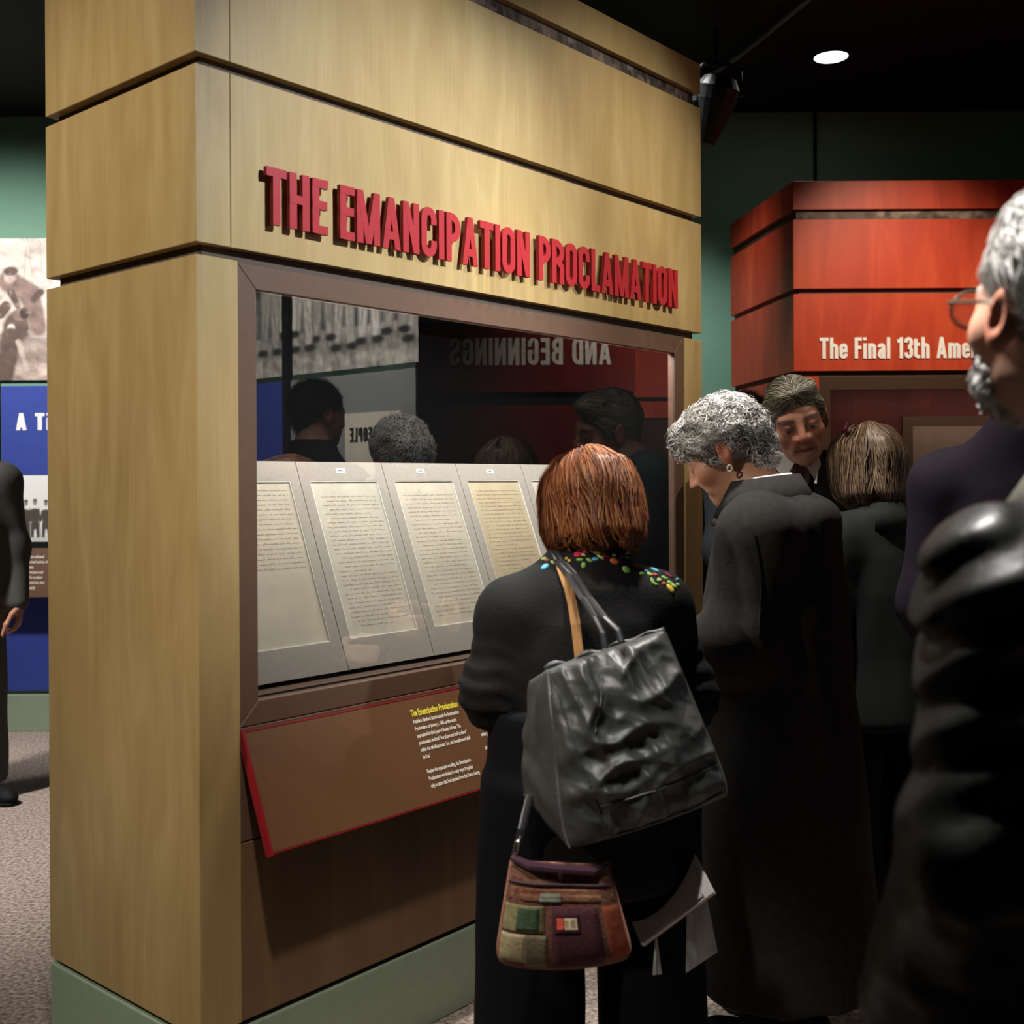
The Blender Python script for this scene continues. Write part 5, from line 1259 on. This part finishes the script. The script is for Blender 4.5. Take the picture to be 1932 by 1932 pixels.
hair_cap(Hs, w2['pa'], (0.16, 0.155, 0.15))
greyc = cmix([(0.62, 0.60, 0.57), (0.36, 0.35, 0.34), (0.85, 0.83, 0.81), (0.07, 0.07, 0.07)], (4, 2.5, 4, 2.2))
strands('hair_strands', Hs, w2['pa'], 5200, greyc, lambda P: np.stack([P[:, 0] * 3, -P[:, 1] * 2 - 0.35, -0.35 + 0 * P[:, 0]], -1), 12, 0.0058, 0.0012, 0.0022, 2, None, 0.55, jit=0.14)
strands('fringe_wisps', Hs, w2['pa'], 900, greyc, lambda P: np.stack([P[:, 0] * 2, 0 * P[:, 0] + 1.0, -0.2 + 0 * P[:, 0]], -1), 7, 0.005, 0.001, 0.005, 5, lambda P: P[:, 1] > 0.06, 0.5)
er = np.array(w2['hc']) + w2['hR'] @ np.array([-0.080, 0.002, -0.046]) * 1.03
mk('earring', *tube([er + np.array([0, 0.006 * math.cos(a), -0.002 + 0.008 * math.sin(a)]) for a in np.linspace(0, 2 * PI, 13)[:-1]], 0.0028, 6, True), mat('pearl', (0.85, 0.8, 0.75), 0.2, 0.6), r2, smooth=True)
# camera strap lying round her collar
bg = tag(empty('camera_strap', (*w2['loc'], 1.30), w2['yaw']), 'black camera strap lying round the charcoal coat collar', 'strap')
mk('band', *collar_ring((0, 0.02, 0), 0.138, 0.130, 0.008, 0.034, 0.003, 0.022, n=40, a0=-0.30, a1=1.30, flare=0.012), 'darkmetal', bg, smooth=True)
mk('buckle', *box(-0.112, -0.100, 0.112, 0.120, -0.012, 0.0), 'metal', bg)

# ---------------------------------------------------------------- the man in the dark suit who leans in
m1 = dict(loc=(0.925, 3.80), yaw=PI + 0.10, label='man in dark suit, pale shirt and maroon tie leaning towards the visitors', tone=(0.40, 0.185, 0.125), male=True, head_rot=(-0.23, -0.26, 0.24), head_scale=1.16, head_res=0.0045, brow=(0.08, 0.06, 0.05), stubble=(0.30, 0.155, 0.12), lip=(0.22, 0.07, 0.06), mouth=0.004)
m1['J'] = stand_joints(1.84, head=(0.01, 0.13, 1.595), neck=(0, 0.03, 1.47), chest=(0, 0.0, 1.28), shL=(-0.20, 0.01, 1.42), shR=(0.20, 0.01, 1.42), elR=(0.22, 0.05, 1.17), wrR=(0.16, 0.24, 1.02))
build_person(m1); r3 = m1['root']; J = m1['J']; eyes(m1, look=(0.1, -0.45))
suit = cloth('navy_suiting', (0.017, 0.020, 0.025), 0.8, 0.25, bump=0.2, bscale=300, bdist=0.001)
S = Sdf()
S.ztube([(0.78, 0, 0, 0.21, 0.15), (1.0, 0, 0, 0.195, 0.145), (1.2, 0, 0.005, 0.205, 0.14), (1.36, 0, 0.0, 0.20, 0.12), (1.43, 0, 0.0, 0.14, 0.095), (1.475, 0, 0.01, 0.085, 0.08)], 0.05)
sleeves(S, J, (0.082, 0.068, 0.050), 0.05)
S.cap((0, 0.165, 1.42), (0, 0.15, 1.22), 0.052, 0.008, 0.01, 's')                              # the open front
jk = garment('jacket', S, suit, r3, 0.010, folds_fn(0.004, 16, 31), [((-0.12, 0.0, 1.15), (0.12, 0.2, 1.52), 0.005)])
S = Sdf(); S.ztube([(1.0, 0, 0.0, 0.12, 0.118), (1.3, 0, 0.005, 0.12, 0.122), (1.43, 0, 0.02, 0.095, 0.10), (1.475, 0, 0.035, 0.075, 0.080)], 0.03)
sh3 = garment('shirt', S, mat('ivory_shirt', (0.58, 0.53, 0.45), 0.7, 0.2), r3, 0.007)
for x in (-1, 1):
    V = [(x * 0.012, 0.128, 1.465), (x * 0.068, 0.098, 1.505), (x * 0.082, 0.105, 1.455), (x * 0.050, 0.132, 1.405)]; V += [(a, b - 0.006, c) for a, b, c in V]
    mk('collar_point', V, [(0, 1, 2, 3), (7, 6, 5, 4), (0, 4, 5, 1), (1, 5, 6, 2), (2, 6, 7, 3), (3, 7, 4, 0)], sh3.data.materials[0], sh3)
    V = [(x * 0.075, 0.085, 1.50), (x * 0.125, 0.07, 1.46), (x * 0.115, 0.118, 1.36), (x * 0.085, 0.142, 1.34), (x * 0.020, 0.156, 1.20), (x * 0.052, 0.132, 1.40)]; V += [(a, b - 0.008, c) for a, b, c in V]
    mk('lapel', V, [(0, 1, 2, 5), (5, 2, 3, 4), (11, 8, 7, 6), (10, 9, 8, 11), (0, 6, 7, 1), (1, 7, 8, 2), (2, 8, 9, 3), (3, 9, 10, 4), (4, 10, 11, 5), (5, 11, 6, 0)], suit, jk)
tie_m = mat('maroon_tie', (0.065, 0.010, 0.016), 0.5, 0.3, var=0.3, vscale=120)
V = [(-0.020, 0.130, 1.455), (0.020, 0.130, 1.455), (0.014, 0.140, 1.42), (0.034, 0.142, 1.28), (0.04, 0.140, 1.1), (0, 0.140, 1.06), (-0.04, 0.140, 1.1), (-0.034, 0.142, 1.28), (-0.014, 0.140, 1.42)]; V += [(a, b - 0.012, c) for a, b, c in V]
mk('tie', V, [(0, 1, 2, 8), (8, 2, 3, 7), (7, 3, 4, 6), (6, 4, 5)] + [(i, 9 + i, 9 + (i + 1) % 9, (i + 1) % 9) for i in range(9)], tie_m, r3)
mk('lanyard_clip', *tube([(-0.052, 0.150, 1.43), (-0.046, 0.155, 1.405), (-0.042, 0.157, 1.39)], [0.0015, 0.003, 0.005], 6), 'metal', jk)
trousers(r3, J, suit, 0.175, 0.10, 0.085)
for sd in 'LR': shoe(r3, J['an' + sd], 0, 'black')
Hs = Sdf()
Hs.ell((0, -0.020, 0.042), (0.0785, 0.098, 0.083), 0.02); Hs.ell((-0.005, 0.040, 0.090), (0.058, 0.048, 0.026), 0.03); Hs.cap((0, -0.075, 0.0), (0, -0.064, -0.05), 0.042, 0.038, 0.03)
for x in (-1, 1): Hs.cap((x * 0.066, 0.03, 0.04), (x * 0.067, 0.022, -0.002), 0.014, 0.009, 0.015)
Hs.ell((0, 0.135, -0.030), (0.080, 0.090, 0.112), 0.012, 's'); ear_cut(Hs, 0.0, -0.016)
Hs.disp = lambda P: 0.003 * wav(P * np.array([1, 0.4, 1]), 90, 6)
hair_cap(Hs, m1['pa'], (0.085, 0.078, 0.06))
strands('hair_strands', Hs, m1['pa'], 4200, cmix([(0.27, 0.25, 0.19), (0.16, 0.15, 0.115), (0.40, 0.37, 0.30), (0.07, 0.065, 0.05)], (4, 3, 2, 2)), lambda P: np.stack([P[:, 0] * 6 + 0.25 * np.sign(P[:, 0] + 0.005), -0.9 + 0 * P[:, 0], -0.3 - 3 * (0.08 - P[:, 2])], -1), 9, 0.006, 0.0012, 0.0012, 3, None, 0.22, jit=0.14)

# ---------------------------------------------------------------- the woman with the blond bob, seen from behind
w3 = dict(loc=(1.06, 3.27), yaw=0.35, label='woman with ash-blond bob and hair clip in dark grey jacket facing the suited man', tone=(0.45, 0.25, 0.18), male=False, head_rot=(0.15, -0.12, 0.05), head_scale=0.98)
w3['J'] = stand_joints(1.62, head=(0, 0.055, 1.442), neck=(0, 0.0, 1.30), chest=(0, 0, 1.14), shL=(-0.155, 0, 1.225), shR=(0.155, 0, 1.225))
build_person(w3); r4 = w3['root']; J = w3['J']
gj = cloth('grey_green_jacket', (0.012, 0.015, 0.014), 0.8, 0.2)
S = Sdf(); S.ztube([(0.70, 0, -0.01, 0.225, 0.165), (0.9, 0, 0, 0.20, 0.15), (1.08, 0, 0, 0.185, 0.135), (1.19, 0, 0.0, 0.17, 0.115), (1.26, 0, 0.0, 0.11, 0.09), (1.315, 0, 0.0, 0.078, 0.08)], 0.05); sleeves(S, J, (0.076, 0.066, 0.052), 0.05)
jk4 = garment('jacket', S, gj, r4, 0.012, folds_fn(0.006, 17, 41, (1, 1, 0.6)))
mk('collar', *collar_ring((0, 0.0, 0), 0.07, 0.072, 1.25, 1.325, 0.008, 0.01, flare=0.035), gj, jk4, smooth=True)
trousers(r4, J, cloth('black_trouser_cloth', (0, 0, 0)), 0.17, 0.10, 0.08)
for sd in 'LR': shoe(r4, J['an' + sd], 0, 'black', 0.24)
Hs = Sdf(); Hs.ell((0, -0.012, 0.030), (0.095, 0.108, 0.100), 0.02)
Hs.ztube([(-0.118, 0, -0.028, 0.088, 0.078), (-0.095, 0, -0.022, 0.104, 0.098), (-0.05, 0, -0.016, 0.108, 0.106), (0.02, 0, -0.014, 0.103, 0.108), (0.06, 0, -0.013, 0.09, 0.10)], 0.03)
Hs.ell((0, 0.115, -0.035), (0.066, 0.075, 0.12), 0.02, 's'); Hs.disp = lambda P: 0.003 * wav(P * np.array([1, 1, 0.2]), 85, 14)
hair_cap(Hs, w3['pa'], (0.10, 0.065, 0.04))
strands('hair_strands', Hs, w3['pa'], 4200, cmix([(0.13, 0.08, 0.048), (0.19, 0.125, 0.075), (0.07, 0.042, 0.028), (0.26, 0.185, 0.12)], (4, 3, 2, 1.2)), down_dir(0, -0.01, 5, -0.75), 13, 0.0085, 0.0013, 0.0016, 8, lambda P: P[:, 2] > -0.075, jit=0.09)
h4 = trace(S, w3, 1580, 1322, 2.6)
if h4: patch('jacket_tag', h4[0], h4[1], (0, 0, 1), 0.008, 0.006, 'white', jk4, 0.002)
cl = np.array(w3['hc']) + np.array([-0.085, -0.03, 0.075])
mk('hair_clip', *tube([cl, cl + np.array([0.0, 0.005, 0.03]), cl + np.array([0.012, 0.01, 0.05])], [0.006, 0.007, 0.005], 8), mat('dark_red_plastic', (0.05, 0.006, 0.012), 0.2, 0.5), r4)

# ---------------------------------------------------------------- the man in the plum-dark suit, mostly hidden
m2 = dict(loc=(1.215, 2.60), yaw=-0.70, label='man in plum-black suit standing with his back turned behind the white-haired man', tone=(0.38, 0.2, 0.14), male=True, head_rot=(0.1, -0.1, 0), head_scale=1.0)
m2['J'] = stand_joints(1.80, head=(0.03, 0.04, 1.665), neck=(0, -0.02, 1.53), shL=(-0.205, -0.01, 1.385), shR=(0.205, -0.01, 1.385), elL=(-0.240, -0.02, 1.10), wrL=(-0.21, 0.12, 0.90))
build_person(m2); r5 = m2['root']; J = m2['J']
plum = cloth('plum_suiting', (0.013, 0.009, 0.017), 0.85, 0.15)
S = Sdf(); S.ztube([(0.76, 0, 0, 0.22, 0.15), (1.0, 0, 0, 0.205, 0.145), (1.25, 0, 0, 0.215, 0.14), (1.38, 0, -0.01, 0.20, 0.12), (1.48, 0, -0.015, 0.13, 0.10), (1.56, 0, -0.02, 0.085, 0.085)], 0.05); sleeves(S, J, (0.08, 0.07, 0.055), 0.05)
garment('jacket', S, plum, r5, 0.012, folds_fn(0.005, 14, 51, (1, 1, 0.5)))
trousers(r5, J, plum, 0.175, 0.10, 0.085)
for sd in 'LR': shoe(r5, J['an' + sd], 0, 'black')
Hs = Sdf(); Hs.ell((0, -0.020, 0.044), (0.084, 0.103, 0.088), 0.02); Hs.cap((0, -0.075, 0.0), (0, -0.064, -0.05), 0.045, 0.04, 0.03); Hs.ell((0, 0.13, -0.03), (0.085, 0.085, 0.1), 0.015, 's'); ear_cut(Hs); Hs.disp = lambda P: 0.005 * wav(P, 80, 6)
hair_cap(Hs, m2['pa'], (0.012, 0.010, 0.009))
strands('hair_strands', Hs, m2['pa'], 1800, cmix([(0.03, 0.024, 0.02), (0.012, 0.01, 0.009)], (1, 1)), lambda P: np.stack([P[:, 0] * 3, -0.4 + 0 * P[:, 0], -0.5 + 0 * P[:, 0]], -1), 7, 0.006, 0.0014, 0.004, 9, None, 1.0)

# ---------------------------------------------------------------- the white-haired man with glasses
m3 = dict(loc=(0.678, 1.20), yaw=0.20, label='white-haired bearded man with glasses in black leather jacket, seen from behind', tone=(0.50, 0.27, 0.19), male=True, head_rot=(-0.02, 0.20, 0.0), head_scale=1.07, head_res=0.005, brow=(0.4, 0.38, 0.36))
m3['J'] = stand_joints(1.74, head=(-0.055, 0.055, 1.58), neck=(-0.02, -0.01, 1.41), shL=(-0.17, -0.01, 1.285), shR=(0.17, -0.01, 1.285), chest=(0, 0, 1.16), elL=(-0.215, -0.03, 1.02), wrL=(-0.22, 0.10, 0.82))
build_person(m3); r6 = m3['root']; J = m3['J']
lj = mat('jacket_leather', (0.004, 0.004, 0.0038), 0.42, 0.24, bump=0.25, bscale=60, bdist=0.004)
S = Sdf(); S.ztube([(0.5, 0, 0, 0.23, 0.17), (0.8, 0, 0, 0.225, 0.165), (1.1, 0, 0, 0.21, 0.155), (1.23, 0, -0.005, 0.19, 0.135), (1.31, -0.01, -0.01, 0.15, 0.115), (1.42, -0.02, -0.01, 0.088, 0.088)], 0.05); sleeves(S, J, (0.085, 0.080, 0.062), 0.05)
def lj_folds(P):
    q = P[:, 2] + 0.55 * np.abs(P[:, 0]) + 0.25 * P[:, 1]
    near = np.exp(-((P[:, 2] - 1.24) / 0.15) ** 2)
    rid = np.sin(q * 105 + 2.2 * np.sin(P[:, 0] * 16 + P[:, 1] * 21) + 1.1 * np.sin(P[:, 1] * 37))
    return 0.008 * near * rid * np.abs(rid) ** 0.3 + 0.006 * wav(P * np.array([1, 1, 0.5]), 17, 62) + 0.003 * wav(P, 45, 63)
jk6 = garment('jacket', S, lj, r6, 0.008, lj_folds)
mk('collar', *collar_ring((-0.02, -0.01, 0), 0.080, 0.082, 1.35, 1.435, 0.010, 0.012, a0=-0.2, a1=1.2, flare=0.06), mat('olive_collar', (0.060, 0.058, 0.046), 0.55, 0.3), jk6, smooth=True)
trousers(r6, J, cloth('black_trouser_cloth', (0, 0, 0)), 0.17, 0.10, 0.085)
for sd in 'LR': shoe(r6, J['an' + sd], 0, 'black')
Hs = Sdf(); Hs.ell((0, -0.020, 0.048), (0.084, 0.106, 0.098), 0.02); Hs.cap((0, -0.072, 0.0), (0, -0.060, -0.045), 0.042, 0.036, 0.03); Hs.ell((0, 0.13, -0.02), (0.085, 0.085, 0.1), 0.015, 's'); ear_cut(Hs); Hs.disp = lambda P: 0.002 * wav(P, 90, 6)
hair_cap(Hs, m3['pa'], (0.55, 0.53, 0.51))
strands('hair_strands', Hs, m3['pa'], 3800, cmix([(0.78, 0.77, 0.75), (0.55, 0.53, 0.51), (0.35, 0.34, 0.33)], (4, 3, 1)), lambda P: np.stack([P[:, 0] * 2, -0.7 + 0 * P[:, 0], -0.5 + 0 * P[:, 0]], -1), 7, 0.005, 0.0012, 0.002, 10, None, 0.3)
Bs = Sdf(); Bs.ell((0, 0.040, -0.078), (0.058, 0.060, 0.042), 0.02); Bs.ell((0, 0.028, -0.05), (0.063, 0.055, 0.045), 0.02); Bs.ell((0, 0.09, -0.045), (0.04, 0.03, 0.018), 0.012, 's'); Bs.half((0, 0, -0.03), (0, -0.35, 1), 0.012); Bs.half((0, 0.052, 0), (0, -1, 0.25), 0.012); Bs.disp = lambda P: 0.003 * wav(P, 120, 6)
hair_cap(Bs, m3['pa'], (0.5, 0.48, 0.46), name='beard')
strands('beard_strands', Bs, m3['pa'], 1600, cmix([(0.75, 0.73, 0.71), (0.5, 0.48, 0.46)], (1, 1)), lambda P: np.stack([P[:, 0], 0.3 + 0 * P[:, 0], -0.9 + 0 * P[:, 0]], -1), 5, 0.004, 0.0011, 0.002, 11, None, 0.4)
gl = tag(empty('glasses', (0, 0, 0)), 'thin dark spectacles worn by the white-haired man', 'glasses')
hR, hc, hk = m3['hR'], m3['hc'], m3['hk']
Mh = Matrix.Translation((*m3['loc'], 0)) @ Matrix.Rotation(m3['yaw'], 4, 'Z') @ Matrix.Translation(tuple(hc)) @ Matrix(hR.tolist()).to_4x4() @ Matrix.Scale(hk, 4)
gl.matrix_world = Mh
M['lens'] = glass_mat('spectacle_lens', 1.22)
horn = mat('brown_horn_rim', (0.06, 0.04, 0.025), 0.35, 0.5)
for x in (-1, 1):
    mk('lens_rim', *tube([(x * 0.034 + 0.026 * math.cos(a), 0.116, 0.0 + 0.021 * math.sin(a)) for a in np.linspace(0, 2 * PI, 25)[:-1]], 0.0022, 6, True), horn, gl)
    mk('lens', *lathe([(0.025, -0.0006), (0.025, 0.0006)], 20), M['lens'], gl, loc=(x * 0.034, 0.116, 0), rot=(PI / 2, 0, 0))
    mk('temple', *tube([(x * 0.061, 0.115, 0.006), (x * 0.080, 0.09, 0.008), (x * 0.083, 0.02, 0.012), (x * 0.082, -0.008, 0.010), (x * 0.078, -0.026, -0.012)], 0.0022, 6), horn, gl)
mk('bridge', *tube([(-0.009, 0.117, 0.004), (0, 0.120, 0.008), (0.009, 0.117, 0.004)], 0.002, 6), horn, gl)

# ---------------------------------------------------------------- the dark-haired person further back
m5 = dict(loc=(0.95, 4.50), yaw=2.4, label='dark-haired person in black half hidden behind the suited man', tone=(0.3, 0.16, 0.11), male=True, head_rot=(0, -0.1, 0), head_scale=1.0)
m5['J'] = stand_joints(1.73, head=(0, 0.04, 1.62))
build_person(m5); r7 = m5['root']; J = m5['J']
S = Sdf(); S.ztube([(0.76, 0, 0, 0.2, 0.14), (1.0, 0, 0, 0.19, 0.14), (1.25, 0, 0, 0.2, 0.135), (1.38, 0, -0.01, 0.18, 0.115), (1.44, 0, -0.015, 0.12, 0.095), (1.49, 0, -0.02, 0.08, 0.08)], 0.05); sleeves(S, J, (0.08, 0.066, 0.05), 0.05)
garment('jacket', S, knit, r7, 0.014, folds_fn(0.005, 14, 71)); trousers(r7, J, cloth('black_trouser_cloth', (0, 0, 0)))
for sd in 'LR': shoe(r7, J['an' + sd], 0, 'black')
Hs = Sdf(); Hs.ell((0, -0.020, 0.044), (0.086, 0.105, 0.09), 0.02); Hs.cap((0, -0.075, 0.0), (0, -0.064, -0.05), 0.045, 0.04, 0.03); Hs.ell((0, 0.13, -0.03), (0.085, 0.085, 0.1), 0.015, 's'); ear_cut(Hs); Hs.disp = lambda P: 0.005 * wav(P, 80, 6)
hair_cap(Hs, m5['pa'], (0.05, 0.048, 0.045))
strands('hair_strands', Hs, m5['pa'], 1500, cmix([(0.14, 0.13, 0.12), (0.05, 0.05, 0.045)], (1, 1)), lambda P: np.stack([P[:, 0] * 3, -0.4 + 0 * P[:, 0], -0.5 + 0 * P[:, 0]], -1), 7, 0.006, 0.0014, 0.004, 9, None, 0.7)

# ---------------------------------------------------------------- the man by the blue panel, arm at his side
m4 = dict(loc=(-2.455, 4.98), yaw=PI + 0.55, label='man in dark olive suit standing on the carpet before the blue panel', tone=(0.42, 0.2, 0.13), male=True, head_rot=(0, -0.1, 0), fine_hands=True, hand_scale=1.0)
m4['J'] = stand_joints(1.74, elL=(-0.235, -0.02, 1.12), wrL=(-0.245, 0.03, 0.875))
m4['handL'] = dict(d=(0.0, 0.12, -1), side=(0.25, 0.9, 0), curl=0.75, palm=(0.9, -0.2, 0))
build_person(m4); r8 = m4['root']; J = m4['J']
ol = cloth('olive_suiting', (0.075, 0.077, 0.068), 0.8, 0.2)
S = Sdf(); S.ztube([(0.78, 0, 0, 0.2, 0.145), (1.0, 0, 0, 0.19, 0.14), (1.22, 0, 0, 0.2, 0.135), (1.37, 0, -0.01, 0.185, 0.115), (1.44, 0, -0.015, 0.12, 0.095), (1.49, 0, -0.02, 0.08, 0.08)], 0.05); sleeves(S, J, (0.08, 0.066, 0.048), 0.05)
jk8 = garment('jacket', S, ol, r8, 0.011, folds_fn(0.005, 16, 81)); trousers(r8, J, ol, 0.17, 0.10, 0.09)
for sd in 'LR': shoe(r8, J['an' + sd], 0.35 if sd == 'L' else -0.2, 'black', 0.29)
wl = np.array(J['wrL']); mk('shirt_cuff', *tube([wl + [0, 0, 0.02], wl + [0, 0.002, -0.012]], 0.044, 14), 'white', r8)
wf = wl + np.array([0.003, 0.016, -0.105]); mk('ring', *tube([wf + np.array([0.011 * math.cos(a), 0.011 * math.sin(a), 0]) for a in np.linspace(0, 2 * PI, 13)[:-1]], 0.0018, 6, True), 'metal', r8)
Hs = Sdf(); Hs.ell((0, -0.020, 0.044), (0.084, 0.103, 0.088), 0.02); Hs.ell((0, 0.13, -0.03), (0.085, 0.085, 0.1), 0.015, 's'); ear_cut(Hs)
hair_cap(Hs, m4['pa'], (0.08, 0.06, 0.045))
